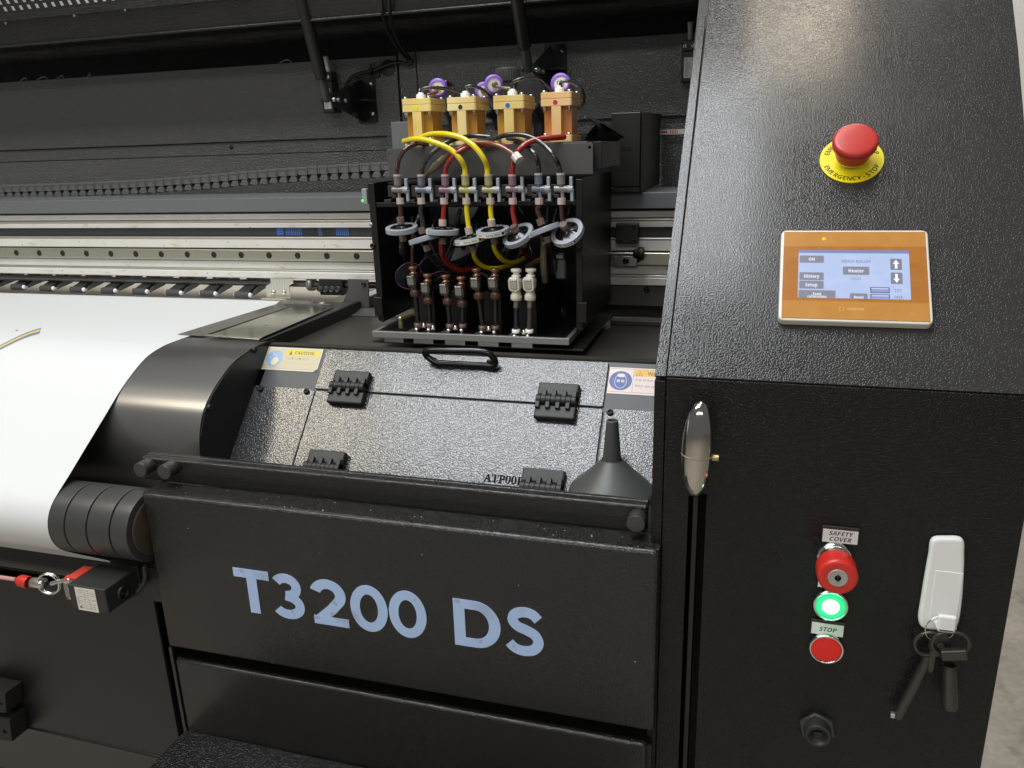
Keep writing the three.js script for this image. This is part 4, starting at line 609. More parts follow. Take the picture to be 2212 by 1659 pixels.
// dark plate closing the beam's right end underneath
{
  const y1 = yy(592, 602) - 0.001, t = thing('end_plate', 'dark brown steel plate with a socket screw under the right beam end', 'plate', V(-0.14, yB, ZG));
  part(t, 'plate', box(-0.30, -0.068, y1 - 0.034, y1, ZG - 0.012, ZG - 0.004, 0.001), mat.greyMetal); part(t, 'screw', socket(PZ(1397, 626, ZG - 0.004), Z1, 0.0048), mat.black);
  part(t, 'inner_wall', box(-0.62, -0.068, yB + 0.001, y1 - 0.035, ZG - 0.05, ZG - 0.03), mat.bed); part(t, 'step', box(-0.205, -0.068, yB + 0.0005, yB + 0.008, ZG + 0.03, ZG + 0.06, 0.001), mat.bed);
}
// silver bracket, dark bracket and clamp block under the beam
{
  const zb = ZG + 0.010, P = (px, py, z = zb) => { const v = PZ(px, py, z); return [v.x, v.y]; };
  const t = thing('edge_sensor_bracket', 'bent silver bracket with two slotted screws hanging from the beam', 'bracket', V(P(605, 655)[0], yP, zb));
  part(t, 'plate', prism([P(584, 601), P(633, 602), P(634, 612), P(625, 617), P(627, 643), P(577, 641), P(574, 618), P(585, 611)].reverse(), 'z', zb - 0.001, zb + 0.0008, 0.0004), M([0.62, 0.61, 0.52], 0.25, { metalness: 0.85 }));
  part(t, 'foot', prism([[zb + 0.0008, P(600, 642)[1]], [zb + 0.022, yP + 0.004], [zb + 0.022, yP + 0.002], [zb - 0.001, P(600, 642)[1] - 0.002]], 'x', P(578, 641)[0], P(626, 642)[0], 0.0002), M([0.66, 0.65, 0.50], 0.22, { metalness: 0.8 }));
  for (const px of [591, 614]) { const [x, y] = P(px, 629); part(t, 'slot', box(x - 0.0012, x + 0.0012, y - 0.001, y + 0.012, zb + 0.0006, zb + 0.0013, 0.0004), mat.chrome); part(t, 'screw', socket(V(x, y - 0.002, zb + 0.0008), Z1, 0.0042), mat.steel); }
  const d = thing('rail_end_bracket', 'grey-brown steel bracket plate standing on the bed beside the carriage', 'bracket', V(P(775, 665)[0], yB, zb));
  part(d, 'plate', prism([P(756, 601), P(800, 602), P(802, 662), P(742, 660), P(757, 622)].reverse(), 'z', zb + 0.006, zb + 0.009, 0.0005), mat.greyMetal);
  part(d, 'foot', prism([[zb + 0.009, P(770, 662)[1]], [zb + 0.03, yB + 0.003], [zb + 0.05, yB + 0.002], [zb + 0.05, yB + 0.0005], [zb + 0.03, yB + 0.0005], [zb + 0.006, P(770, 662)[1] - 0.002]], 'x', P(742, 660)[0], -0.53, 0), mat.greyMetal);
  part(d, 'screw', socket(PZ(786, 614, zb + 0.009), Z1, 0.0042), mat.black);
  const cl = thing('shaft_clamp', 'dark clamp block with four round bolt bosses under the beam', 'clamp', V(P(715, 632)[0], P(715, 634)[1], zb));
  const [bx0, by0] = P(690, 633, zb - 0.005), [bx1, by1] = P(738, 603, zb - 0.005); part(cl, 'block', box(bx0, bx1, by0 - 0.004, by1, zb - 0.04, zb - 0.006, 0.002), mat.black);
  for (const px of [690, 703, 716, 729]) part(cl, 'bolt_boss', lathe([[0.0052, 0], [0.0052, 0.005], [0.0040, 0.006], [0.0034, 0.003], [0.002, 0.003], [0.002, 0.0045], [0, 0.0045]], PZ(px + 2, 624, zb - 0.006), Z1, 20), mat.greyMetal);
  const sh = PZ(668, 613, zb - 0.02); part(cl, 'ring', lathe([[0.005, 0], [0.013, 0], [0.013, 0.010], [0.005, 0.010]], sh, X1, 28), mat.aluDull);
  part(cl, 'shaft', cyl(V(-3.0, sh.y, sh.z), V(-0.55, sh.y, sh.z), 0.0062, 0.0062, 16), M([0.14, 0.14, 0.14], 0.35, { metalness: 0.8 }));
}
// pinch rollers pressing on the paper
{
  const px = [[37, 628], [100, 631], [165.5, 633.7], [233, 636], [301, 638], [374, 641], [448, 643], [522.7, 646], [-24, 626]];
  const q0 = PY(301, 638, yP), r = 0.0064, hw = 0.0150;
  const t = thing('pinch_roller', 'black spring-loaded pinch roller resting on the white paper', 'pinch roller', V(q0.x, yP, q0.z - 0.03), 'pinch rollers along the beam');
  const o = q0.clone(); o.y = yP + r + 0.0006; o.z -= 0.004;
  part(t, 'rubber_roller', cyl(V(o.x - hw, o.y, o.z), V(o.x + hw, o.y, o.z), r, r, 18), M([0.05, 0.052, 0.053], 0.5));
  for (const s of [-1, 1]) part(t, 'end_cap', lathe([[0, 0.004], [0.0030, 0.004], [0.0045, 0.002], [0.0046, 0]], V(o.x + s * hw, o.y, o.z), V(s, 0, 0), 14), mat.white);
  part(t, 'pad', prism([[o.z + 0.003, o.y + 0.004], [o.z - 0.004, o.y + 0.0075], [o.z - 0.045, o.y + 0.020], [o.z - 0.050, o.y + 0.018], [o.z - 0.050, o.y + 0.010], [o.z - 0.004, o.y - 0.002]], 'x', o.x - hw * .82, o.x + hw * .82, 0.001), mat.plastic);
  part(t, 'side_fin', prism([[o.z - 0.010, o.y - 0.003], [o.z - 0.012, o.y + 0.004], [o.z - 0.060, o.y + 0.026], [o.z - 0.085, o.y + 0.030], [o.z - 0.085, o.y + 0.018], [o.z - 0.050, o.y + 0.004]], 'x', o.x + hw * .95, o.x + hw * 1.12, 0.0003), M([0.14, 0.14, 0.135], 0.4, { metalness: 0.5 }));
  part(t, 'hinge_pin', cyl(V(o.x - hw * 1.15, o.y + 0.022, o.z - 0.048), V(o.x + hw * 1.15, o.y + 0.022, o.z - 0.048), 0.0022, 0.0022, 12), mat.steel);
  for (const s of [-1, 1]) part(t, 'pin_nut', lathe([[0.0042, 0], [0.0042, 0.004], [0, 0.004]], V(o.x + s * hw * 1.0, o.y + 0.022, o.z - 0.048), V(s, 0, 0), 12), mat.aluDull);
  part(t, 'brass_spring', lathe([[0.0040, 0], [0.0046, 0.003], [0.0040, 0.006], [0.0046, 0.009], [0.0040, 0.012], [0.003, 0.014]], V(o.x, o.y + 0.020, o.z - 0.050), Y1, 14), mat.brass);
  part(t, 'arm', join([box(o.x - 0.009, o.x - 0.005, o.y + 0.016, o.y + 0.042, o.z - 0.062, o.z - 0.052), box(o.x + 0.005, o.x + 0.009, o.y + 0.016, o.y + 0.042, o.z - 0.062, o.z - 0.052)]), mat.black);
  for (const p of px) if (p[0] !== 301) copyOf(t, PY(p[0], p[1], yP).sub(q0).setY(0));
}

// ================================================================ rear wall of the printer, hood and struts
const ZR = -1.50;
{
  const P = (px, py) => PZ(px, py, ZR), yT = (P(0, 183).y + P(1480, 70).y) / 2, yG = (P(0, 326).y + P(835, 293).y) / 2, xs = P(862, 190).x, xs2 = P(902, 190).x;
  const c = thing('rear_housing', 'black wrinkle-painted rear wall behind the beam, reflections put into its grey colour', 'housing', V(-1.2, -0.3, ZR - 0.02));
  const rec = P(834, 300).x;
  part(c, 'left_panel', box(-3.0, xs - 0.002, yG, yT, ZR - 0.004, ZR, 0.0015), mat.rear);
  part(c, 'lower_strip', box(-3.0, rec, yG - 0.026, yG - 0.0012, ZR - 0.012, ZR - 0.006, 0.0008), mat.rear);
  part(c, 'lower_panel', box(-3.0, rec, -0.16, yG - 0.0275, ZR - 0.012, ZR - 0.0055, 0.0006), mat.rear);
  part(c, 'end_panel', box(rec + 0.001, xs - 0.002, -0.16, yG - 0.0006, ZR - 0.004, ZR - 0.0004, 0.0008), mat.rear);
  part(c, 'joint_strip', box(xs + 0.0025, xs2 - 0.001, -0.16, yT + 0.004, ZR - 0.004, ZR - 0.0002, 0.001), mat.rear);
  part(c, 'right_panel', box(xs2 + 0.0008, -0.062, P(1460, 250).y, yT + 0.004, ZR - 0.004, ZR, 0.0012), mat.rear);
  part(c, 'right_lower_panel', box(xs2 + 0.001, -0.062, -0.16, P(1460, 266).y, ZR - 0.01, ZR - 0.005, 0.0012), mat.rear);
  part(c, 'backing', box(-3.0, -0.062, -0.16, yT - 0.003, ZR - 0.05, ZR - 0.0125), mat.rear);
  part(c, 'screw', dome(P(496, 318).setZ(ZR - 0.006), Z1, 0.005, .5), mat.black);
  part(c, 'cable_grommet', lathe([[0.015, 0], [0.015, 0.002], [0.010, 0.003], [0.007, 0.002], [0.004, 0.0045], [0, 0.0045]], P(838, 147), Z1, 28), mat.plastic);
  // small shreds of film lying on the top edge
  for (const [px, py, l] of [[40, 176, 0.02], [76, 172, 0.03], [120, 169, 0.018], [185, 163, 0.006], [600, 131, 0.028]]) { const q = P(px, py + 6); part(c, 'film_shred', tube([V(q.x, yT + 0.001, ZR - 0.006), V(q.x + l * .5, yT + 0.007, ZR - 0.012), V(q.x + l, yT + 0.001, ZR - 0.006)], 0.0016, 12, 6), M([0.45, 0.42, 0.36], 0.3)); }
}
{
  const zl = -1.33, lip = (px, py, z = zl) => PZ(px, py, z), yl = (lip(0, 105).y + lip(817, 30).y) / 2, x0 = -3.0, x1 = -0.085;
  const t = thing('hood', 'raised black hood of the printer with slotted grille', 'hood', V(-1.3, 0.1, -1.55));
  const yr = PZ(0, 183, ZR).y + 0.005, z2 = -1.315, yM = PZ(0, 48, z2).y;
  part(t, 'underside', prism([[zl, yl], [zl - 0.003, yl + 0.003], [-1.86, yl + 0.045], [-1.86, yl + 0.040]], 'x', x0, x1, 0.0003), mat.hood); part(t, 'rear_wall', box(x0, x1, 0.05, yl + 0.048, -1.862, -1.856), mat.hood); part(t, 'end_wall', box(x1 - 0.004, x1, 0.10, yl + 0.30, -1.86, zl - 0.001), mat.hood);
  part(t, 'rim', cyl(V(x0, yl + 0.0012, zl + 0.0006), V(x1, yl + 0.0012, zl + 0.0006), 0.0026, 0.0026, 12), mat.hood);
  const xm = PZ(432, 3, z2).x;
  part(t, 'front_wall', prism([[zl, yl + 0.003], [z2, yM], [z2 + 0.05, yM + 0.32], [z2 + 0.044, yM + 0.32], [z2 - 0.006, yM], [zl - 0.006, yl + 0.006]], 'x', xm + 0.10, x1, 0.0003), mat.hood);
  part(t, 'front_wall_end', prism([[zl, yl + 0.003], [z2, yM], [z2 - 0.006, yM], [zl - 0.006, yl + 0.006]], 'x', x0, xm + 0.10, 0.0003), mat.hood);
  part(t, 'grille_frame', box(x0, xm + 0.102, yM, yM + 0.012, z2 - 0.004, z2 + 0.006, 0.0012), mat.hood);
  // slotted grille
  const gx0 = -2.0, gx1 = xm + 0.098, gy0 = yM + 0.012, gy1 = yM + 0.15, holes = [], sw = 0.0115, pitch = 0.0195, rp = 0.0125; let row = 0;
  for (let y = gy0 + 0.006; y < gy1 - 0.008; y += rp, row++) for (let x = gx0 + 0.006 + (row % 2) * pitch / 2; x < gx1 - sw - 0.006; x += pitch) holes.push([[x + 0.004, y], [x, y + 0.0082], [x + sw - 0.004, y + 0.0082], [x + sw, y]]);
  part(t, 'slotted_grille', prism([[gx0, gy0], [gx1, gy0], [gx1, gy1], [gx0, gy1]], 'z', z2 - 0.001, z2 + 0.0005, 0, holes), mat.black);
  for (const px of [12, 160, 270]) part(t, 'rivet', dome(PZ(px, 58 - px * .11 - 6, z2 + 0.006), Z1, 0.0028, .6), mat.greyMetal);
}
// gas struts with their brackets
const STR = [];
{
  const make = (seat, apexPx, topPx, label, blabel, first) => {
    const xg = PZ(seat[0], seat[1], ZR).x, apex = PXX(apexPx[0], apexPx[1], xg - 0.006); const zA = apex.z;
    const b = thing('strut_bracket', blabel, 'bracket', V(xg, apex.y - 0.05, ZR));
    const yU = PZ(seat[0], seat[2], ZR).y, yD = PZ(seat[0], seat[3], ZR).y, w = 0.030;
    part(b, 'base_plate', prism(rrect(xg - 0.012, xg + w, yD, yU, 0.005), 'z', ZR + 0.0003, ZR + 0.0035, 0.0006), mat.gloss);
    part(b, 'gusset', prism([[ZR + 0.0035, yU - 0.003], [ZR + 0.0035, yD + 0.002], [zA - 0.004, apex.y - 0.012], [zA + 0.008, apex.y - 0.006], [zA + 0.009, apex.y + 0.005], [zA, apex.y + 0.009]].reverse(), 'x', xg - 0.0015, xg + 0.0015, 0.0005), mat.gloss);
    part(b, 'rib', box(xg + 0.0015, xg + w - 0.002, (yU + yD) / 2 - 0.003, (yU + yD) / 2 + 0.0006, ZR + 0.0035, ZR + 0.045, 0.0008), mat.gloss);
    for (const [dx, y] of [[w - 0.009, yU - 0.012], [w - 0.009, yD + 0.018], [-0.007, yU - 0.012]]) part(b, 'bolt', dome(V(xg + dx, y, ZR + 0.0035), Z1, 0.0048, .7), mat.screw);
    for (const dz of [0.0, -0.016, -0.045]) part(b, 'pivot_nut', lathe([[0.0045, 0], [0.0045, 0.004], [0.002, 0.005], [0, 0.005]], V(xg + 0.0015, apex.y - 0.002, zA + dz), X1, 6), dz ? mat.aluDull : mat.screw);
    const xs = xg - 0.012, foot = V(xs, apex.y, zA), dir = PXX(topPx[0], topPx[1], xs).sub(foot).normalize();
    const s = thing('gas_strut', label, 'gas strut', foot.clone(), 'gas struts holding the hood open');
    part(s, 'end_fitting', lathe([[0.004, -0.006], [0.0085, -0.002], [0.0088, 0.012], [0.0080, 0.030], [0.0082, 0.036]], foot, dir, 20), mat.rubber);
    part(s, 'ball_joint', cyl(V(xs - 0.010, foot.y, foot.z), V(xg, foot.y, foot.z), 0.005, 0.005, 16), mat.black);
    part(s, 'cylinder', lathe([[0.006, 0.036], [0.0108, 0.037], [0.0112, 0.040], [0.0112, 0.47], [0.010, 0.475], [0, 0.475]], foot, dir, 28), mat.black);
    return [s, foot, dir];
  };
  make([784, 215, 168, 267], [712, 213], [651, -4], 'matte black gas strut left of the cable', 'black gusset bracket beside the left gas strut joint', true);
  make([1190, 120, 97, 205], [1148, 148], [1117, -4], 'matte black gas strut above the ink tanks', 'black gusset bracket behind the ink tanks');
}
// hood switches
{
  const sw = (px0, px1, py0, py1, pin, label) => {
    const z = ZR + 0.03, a = PZ(px0, py0, z), b = PZ(px1, py1, z), cx = (a.x + b.x) / 2, w = b.x - a.x, t = thing('hood_switch', label, 'switch', V(cx, b.y, z));
    part(t, 'housing', box(a.x, b.x, b.y, a.y - 0.014, ZR + 0.0004, z, 0.002), mat.plastic); part(t, 'head', box(a.x + 0.001, b.x - 0.001, a.y - 0.0135, a.y + 0.004, ZR + 0.004, z - 0.002, 0.002), mat.plastic);
    const lt = canvasTex(128, 256, (x, W, Hh) => { x.fillStyle = '#dcdcd8'; x.fillRect(0, 0, W, Hh); x.fillStyle = '#70757a'; const r = mulberry(8); for (let i = 0; i < 14; i++) x.fillRect(18, 60 + i * 13, 30 + r() * 60, 5); x.beginPath(); x.arc(34, 30, 12, 0, 7); x.fill(); });
    part(t, 'label', plate(w * .62, (a.y - b.y) * .52, 0.0004).translate(cx, b.y + (a.y - b.y) * .36, z + 0.0004), M(0xffffff, 0.45, { map: lt }));
    for (const s of [-1, 1]) part(t, 'screw', socket(V(cx + s * w * .27, a.y - 0.006, z - 0.001), Z1, 0.0036), mat.screw);
    part(t, 'plunger', lathe([[0.0042, 0], [0.0042, 0.022], [0.0048, 0.023], [0.0048, 0.030], [0, 0.030]], V(cx, a.y + 0.003, ZR + 0.016), pin, 16), mat.ivory);
  };
  sw(690, 722, 160, 243, V(-0.1, 1, 0.0), 'black limit switch with white label behind the gas strut');
  sw(1473, 1502, 92, 176, Y1, 'black limit switch with white label beside the cabinet');
}
// black cable from the hood
{
  const P = (px, py, z = ZR + 0.012) => PZ(px, py, z), t = thing('hood_cable', 'thin black cable looping from the hood to the rear wall', 'cable', P(882, 140));
  part(t, 'cable', tube([P(822, -30, -1.30), P(826, 20, -1.32), P(835, 60, -1.38), P(856, 98, -1.44), P(880, 128), P(887, 136), P(880, 139), P(862, 134), P(838, 139), P(806, 152), P(780, 158), P(760, 166), P(748, 184), P(744, 202)], 0.0034, 90), mat.black);
  part(t, 'cable', tube([P(838, -30, -1.30), P(842, 20, -1.32), P(848, 60, -1.38), P(866, 100, -1.44), P(886, 128), P(889, 137)], 0.0032, 50), mat.black);
  part(t, 'tie_base', box(P(792, 160).x, P(816, 160).x, P(800, 167).y, P(800, 146).y, ZR + 0.0004, ZR + 0.006, 0.001), mat.plastic); part(t, 'cable_tie', tube([P(800, 140, ZR + 0.008), P(803, 150, ZR + 0.018), P(802, 162, ZR + 0.008)], 0.0018, 14, 6), mat.black);
}
// energy chain: every link a piece
{
  const zc = -1.425, top = new THREE.CatmullRomCurve3([[-60, 403], [0, 401], [140, 396], [278, 390], [420, 380], [555, 368], [700, 358], [832, 350], [870, 347]].map(([x, y]) => PZ(x, y, zc)), false, 'centripetal');
  const pitch = 0.0228, hgt = 0.0275, n = Math.floor(top.getLength() / pitch), t = thing('energy_chain', 'grey plastic energy chain lying along the top of the beam', 'cable chain', V(-1.1, -0.09, zc));
  const w = pitch * .47, up = prism(rrect(-w, w, -hgt * .56, 0, 0.0015, 2), 'z', -0.03, 0, 0.0006), fr = join([box(-w * .8, w * .8, -0.0036, -0.0022, 0, 0.0011), box(-w * .8, -w * .68, -hgt * .44, -0.0036, 0, 0.0011), box(w * .68, w * .8, -hgt * .44, -0.0036, 0, 0.0011)]);
  const low = prism([[-w * .55, -hgt], [w * .70, -hgt], [w * .95, -hgt * .93], [w * .80, -hgt * .60], [-w * .25, -hgt * .60], [-w * .80, -hgt * .93]].reverse(), 'z', -0.03, -0.0006, 0.0006), dots = join([lathe([[0.0016, 0.0008], [0, 0.001]], V(-w * .1, -hgt * .78, -0.0006), Z1, 8), lathe([[0.0016, 0.0008], [0, 0.001]], V(w * .45, -hgt * .80, -0.0006), Z1, 8)]);
  const link = join([up, fr, low, dots]);
  for (let i = 0; i < n; i++) { const p = top.getPointAt((i + .5) / n), d = top.getTangentAt((i + .5) / n); const m = part(t, 'chain_link', link, mat.chain); m.position.add(p); m.rotation.z = Math.atan2(d.y, d.x) - 0.10; }
}
// motor cover at the right end of the beam
{
  const z = -1.25, P = (px, py, zz = z) => PZ(px, py, zz), a = P(1320, 246), b = P(1382, 416), y0 = b.y, y1 = P(1382, 241).y;
  const c = thing('motor_cover', 'tall black folded-sheet motor cover beside the carriage', 'cover', V((a.x + b.x) / 2, y0, -1.36));
  part(c, 'front', box(a.x, b.x, y0 + 0.0085, y1, -1.42, z, 0.002), mat.satin); part(c, 'bottom_lip', box(a.x, b.x, y0, y0 + 0.0078, -1.42, z - 0.001, 0.001), mat.satin);
  part(c, 'side', prism([[z - 0.004, y0], [z - 0.004, y1 - 0.001], [-1.50, y1 + 0.004], [-1.50, y0]], 'x', b.x + 0.0003, b.x + 0.0023, 0.0004), mat.matte);
  const q0 = P(1325, 365), q1 = P(1366, 321); part(c, 'knockout', prism(rrect(q0.x, q1.x, q0.y, q1.y, 0.004), 'z', z, z + 0.0004, 0.0001, [rrect(q0.x + 0.0007, q1.x - 0.0007, q0.y + 0.0007, q1.y - 0.0007, 0.0035).reverse()]), mat.black);
  const r0 = PZ(1426, 287, -1.49), sc = thing('scale_strip', 'white strip with red print on the rear wall by the cabinet', 'strip', r0.clone());
  const st = canvasTex(256, 48, (x, w, h) => { x.fillStyle = '#d9d4cc'; x.fillRect(0, 0, w, h); x.fillStyle = '#c23a2a'; x.fillRect(8, 14, 60, 18); for (let i = 0; i < 5; i++) x.fillRect(92 + i * 13, 6, 7, 36); });
  part(sc, 'strip', plate(0.056, 0.0085, 0.001).translate(r0.x + 0.026, r0.y + 0.001, -1.489), M(0xffffff, 0.4, { map: st }));
}
// ================================================================ print carriage
{
  const ZC = -1.034, xL = -0.5205, xR = -0.212, yT = -0.0415, yBt = -0.244;
  const c = thing('print_carriage', 'black print carriage full of ink hoses, filters, valves and amber ink tanks', 'print carriage', V(-0.37, yB, -1.13));
  const P = (px, py, z = ZC) => PZ(px, py, z);
  // frame
  part(c, 'left_post', box(xL, xL + 0.0100, yBt + 0.004, yT, ZC - 0.010, ZC, 0.001), mat.satin);
  part(c, 'right_post', box(xR - 0.0092, xR, yBt, yT, ZC - 0.010, ZC, 0.001), mat.satin);
  part(c, 'left_side', box(xL, xL + 0.003, yBt, yT, -1.262, ZC - 0.010, 0.0006), mat.satin);
  part(c, 'right_side', box(xR - 0.003, xR - 0.0002, yBt, yT + 0.002, -1.262, ZC - 0.010, 0.0006), mat.satin);
  part(c, 'back_plate', prism([[xL, yBt], [xR, yBt], [xR, yT + 0.06], [xL, yT + 0.06]], 'z', -1.255, -1.250, 0, [[[-0.352, -0.090], [-0.352, -0.062], [-0.296, -0.062], [-0.296, -0.090]]]), mat.black);
  part(c, 'valve_rail', box(xL + 0.010, xR - 0.0092, P(1000, 446).y, P(1000, 436).y, ZC - 0.006, ZC - 0.002, 0.0006), mat.satin);
  part(c, 'top_plate', box(xL + 0.012, xR - 0.012, yT - 0.004, yT - 0.001, -1.25, -1.075), mat.black);
  for (const [px, py] of [[801, 485], [1250, 489]]) part(c, 'brass_rivet', dome(P(px, py), Z1, 0.0028, .4), mat.gold);
  for (const [px, py] of [[806, 531], [1250, 538]]) part(c, 'screw', socket(P(px, py), Z1, 0.0042), mat.black);
  for (const x of [xL, xR - 0.004]) part(c, 'post_clip', box(x - 0.003, x + 0.010, yBt + 0.012, yBt + 0.040, ZC - 0.004, ZC + 0.004, 0.001), mat.satin);
  // head tray with the bare aluminium front bar
  const bz = -1.0, b0 = P(803, 712, bz), b1 = P(1229, 736, bz), yb1 = (b0.y + b1.y) / 2, yb0 = yb1 - 0.0088;
  part(c, 'front_bar', box(b0.x, b1.x, yb0, yb1, bz - 0.006, bz, 0.0005), M([0.36, 0.35, 0.33], 0.42, { metalness: 0.55, bumpMap: rep(streak, 0.06), bumpScale: 0.00006 }));
  part(c, 'tray_side', box(b0.x, b0.x + 0.006, yb0, yb1 - 0.0002, -1.24, bz - 0.006, 0.0005), mat.aluDull);
  part(c, 'tray_side', box(b1.x - 0.006, b1.x, yb0, yb1 - 0.0002, -1.24, bz - 0.006, 0.0005), mat.aluDull);
  part(c, 'tray_floor', box(b0.x + 0.006, b1.x - 0.006, yb0, yb0 + 0.002, -1.24, bz - 0.006), mat.satin);
  const tx = (px) => P(px, 716, bz).x;
  for (const [px, w] of [[872, 0.011], [943, 0.011], [1018, 0.011], [1092, 0.014]]) part(c, 'tray_rib', box(tx(px), tx(px) + w, yb0 + 0.002, yb1 - 0.001, -1.20, bz - 0.0062), mat.greyMetal);
  part(c, 'under_plate', box(b0.x - 0.004, b1.x + 0.018, yb0 - 0.010, yb0 - 0.0075, -1.24, bz - 0.008, 0.0005), mat.black);
  for (const px of [849, 913, 981, 1053, 1126]) { const q = P(px, 742, bz - 0.004); part(c, 'head_clip', box(q.x - 0.0155, q.x + 0.0155, yb0 - 0.0085, yb0 - 0.0008, bz - 0.010, bz - 0.007, 0.0008), mat.steel); }
  for (const px of [918, 985, 1060, 1135, 872]) { if (px === 872) continue; const q = P(px, 690, -1.045); part(c, 'print_head', box(q.x - 0.010, q.x + 0.0165, yb0 + 0.002, yb0 + 0.062, -1.20, -1.045, 0.0012), mat.satin); }
  // manifold plates
  const mL = P(834, 320).x, mR = P(1281, 312).x, mT = 0.0034, mB = -0.0352;
  part(c, 'manifold_plate', prism([[mL + 0.002, mB], [mR, mB], [mR, mT - 0.002], [mR - 0.001, mT], [mL + 0.001, mT], [mL, mT - 0.002]], 'z', ZC - 0.002, ZC, 0.0003, [circle(mL + 0.005, mT - 0.007, 0.0021, 14).reverse(), circle(mR - 0.0045, mT - 0.006, 0.0021, 14).reverse()]), mat.greyMetal, 'plain grey sheet with two corner holes');
  part(c, 'manifold_top', box(mL + 0.008, mR - 0.008, mT - 0.0005, mT + 0.0018, -1.20, ZC - 0.0005, 0.0005), mat.greyMetal);
  part(c, 'shelf_end', box(mR - 0.002, mR + 0.009, mB + 0.006, mT + 0.001, -1.20, ZC - 0.012, 0.0006), mat.black);
  const gl = P(844, 264, -1.14), gr = P(880, 318, -1.14); part(c, 'rear_sheet', box(gl.x, gr.x + 0.03, gr.y, gl.y, -1.144, -1.14, 0.0006), mat.tray);
  part(c, 'status_led', dome(P(783, 434, ZC - 0.003), Z1, 0.0022, .6), M([0.1, 0.7, 0.1], 0.3, { emissive: lin(0.1, 0.9, 0.1), emissiveIntensity: 0.8 })); part(c, 'sensor_board', box(P(779, 430).x, P(790, 430).x, P(780, 442).y, P(780, 408).y, ZC - 0.014, ZC - 0.004, 0.001), mat.bluegrey);

  // ---- ink tanks
  const ZT = -1.055, tankX = [[867, 930], [964, 1027], [1064, 1132], [1167, 1235]], tankTop = [211, 208, 204, 197], dots = [['yellow', [0.85, 0.80, 0.0]], ['black', [0.03, 0.03, 0.03]], ['blue', [0.02, 0.14, 0.55]], ['magenta', [0.60, 0.01, 0.08]]];
  tankX.forEach(([l, r], i) => {
    const y1 = P((l + r) / 2, tankTop[i] + 1.5, ZT).y, x0 = P(l, tankTop[i] + 10, ZT).x, x1 = P(r, tankTop[i] + 10, ZT).x, w = x1 - x0, cx = (x0 + x1) / 2, d = 0.058, zb = ZT - d, yF = mT + 0.0022;
    const flange = (a, b) => prism(rrect(x0, x1, zb, ZT, 0.003, 3), 'y', a, b, 0.0006);
    const tm = [M([1.0, 1.0, 0.80], 0.30, { map: mat.tank.map, clearcoat: 0.7, clearcoatRoughness: 0.15 }), mat.tank, M([0.96, 0.97, 0.88], 0.30, { map: mat.tank.map, clearcoat: 0.7, clearcoatRoughness: 0.15 }), M([1.0, 0.84, 0.86], 0.30, { map: mat.tank.map, clearcoat: 0.7, clearcoatRoughness: 0.15 })][i];
    const hF = 0.0092, t = part(c, 'ink_tank', flange(y1 - 0.0078, y1), tm, `amber ink tank with ${dots[i][0]} dot`);
    part(t, 'upper_flange', flange(y1 - 0.0080 - hF, y1 - 0.0081), tm);
    const bw = w * .44, cw = w * .155, bz1 = ZT - 0.0105, bz0 = zb + 0.0105, yA = y1 - 0.0079 - hF, yBm = yF + 0.0085;
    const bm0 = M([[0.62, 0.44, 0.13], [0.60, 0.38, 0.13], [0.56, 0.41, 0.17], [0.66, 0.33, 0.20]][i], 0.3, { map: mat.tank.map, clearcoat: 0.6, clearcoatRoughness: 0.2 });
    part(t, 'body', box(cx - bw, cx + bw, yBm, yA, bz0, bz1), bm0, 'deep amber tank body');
    for (const [z0, z1] of [[bz1, ZT - 0.0003], [zb, bz0]]) part(t, 'rib', box(cx - cw, cx + cw, yBm, yA, z0, z1, 0.0006), tm);
    part(t, 'lower_flange', flange(yF, yBm), tm);
    part(t, 'colour_dot', prism(circle(cx - 0.001, yA + hF * .48, 0.0031, 20), 'z', ZT, ZT + 0.0002), M(dots[i][1], 0.4), `${dots[i][0]} round colour dot`);
    for (const [sx, sz] of [[-1, 1], [1, 1], [1, -1]]) { const bx = cx + sx * w * .40, bzz = sz > 0 ? ZT - 0.005 : zb + 0.006; part(t, 'bolt', lathe([[0.0028, 0], [0.0028, 0.002], [0.0020, 0.0030], [0, 0.0032]], V(bx, y1, bzz), Y1, 14), mat.screw); part(t, 'nut', join([lathe([[0.0030, 0], [0.0030, 0.0036], [0, 0.0036]], V(bx, yA - 0.0002, bzz), V(0, -1, 0), 6), lathe([[0.0015, 0.0036], [0.0015, 0.006], [0, 0.006]], V(bx, yA, bzz), V(0, -1, 0), 10)]), mat.screw); }
    for (const sx of [-1, 1]) part(t, 'bolt', lathe([[0.0030, 0], [0.0030, 0.002], [0.0022, 0.0032], [0, 0.0034]], V(cx + sx * w * .38, yBm, ZT - 0.005), Y1, 14), mat.screw);
    part(t, 'hex_fitting', join([lathe([[0.0068, 0], [0.0068, 0.005], [0.0060, 0.006], [0, 0.006]], V(cx + 0.0015, y1, ZT - 0.016), Y1, 6), lathe([[0.004, 0.006], [0.004, 0.008], [0.0024, 0.009], [0.0024, 0.013]], V(cx + 0.0015, y1, ZT - 0.016), Y1, 14)]), mat.white);
    part(t, 'hose_barb', cyl(V(cx - w * .32, yF + 0.006, ZT), V(cx - w * .32, yF + 0.006, ZT + 0.008), 0.0026, 0.0026, 12), mat.nutBrown);
  });
  // magenta stains live on the fourth tank as spilled ink
  // ---- thin black vent hoses on top and purple vent filters
  const A = (x, y, z) => PZ(768.1 + .3224 * x, 137.2 + .3224 * y, z);
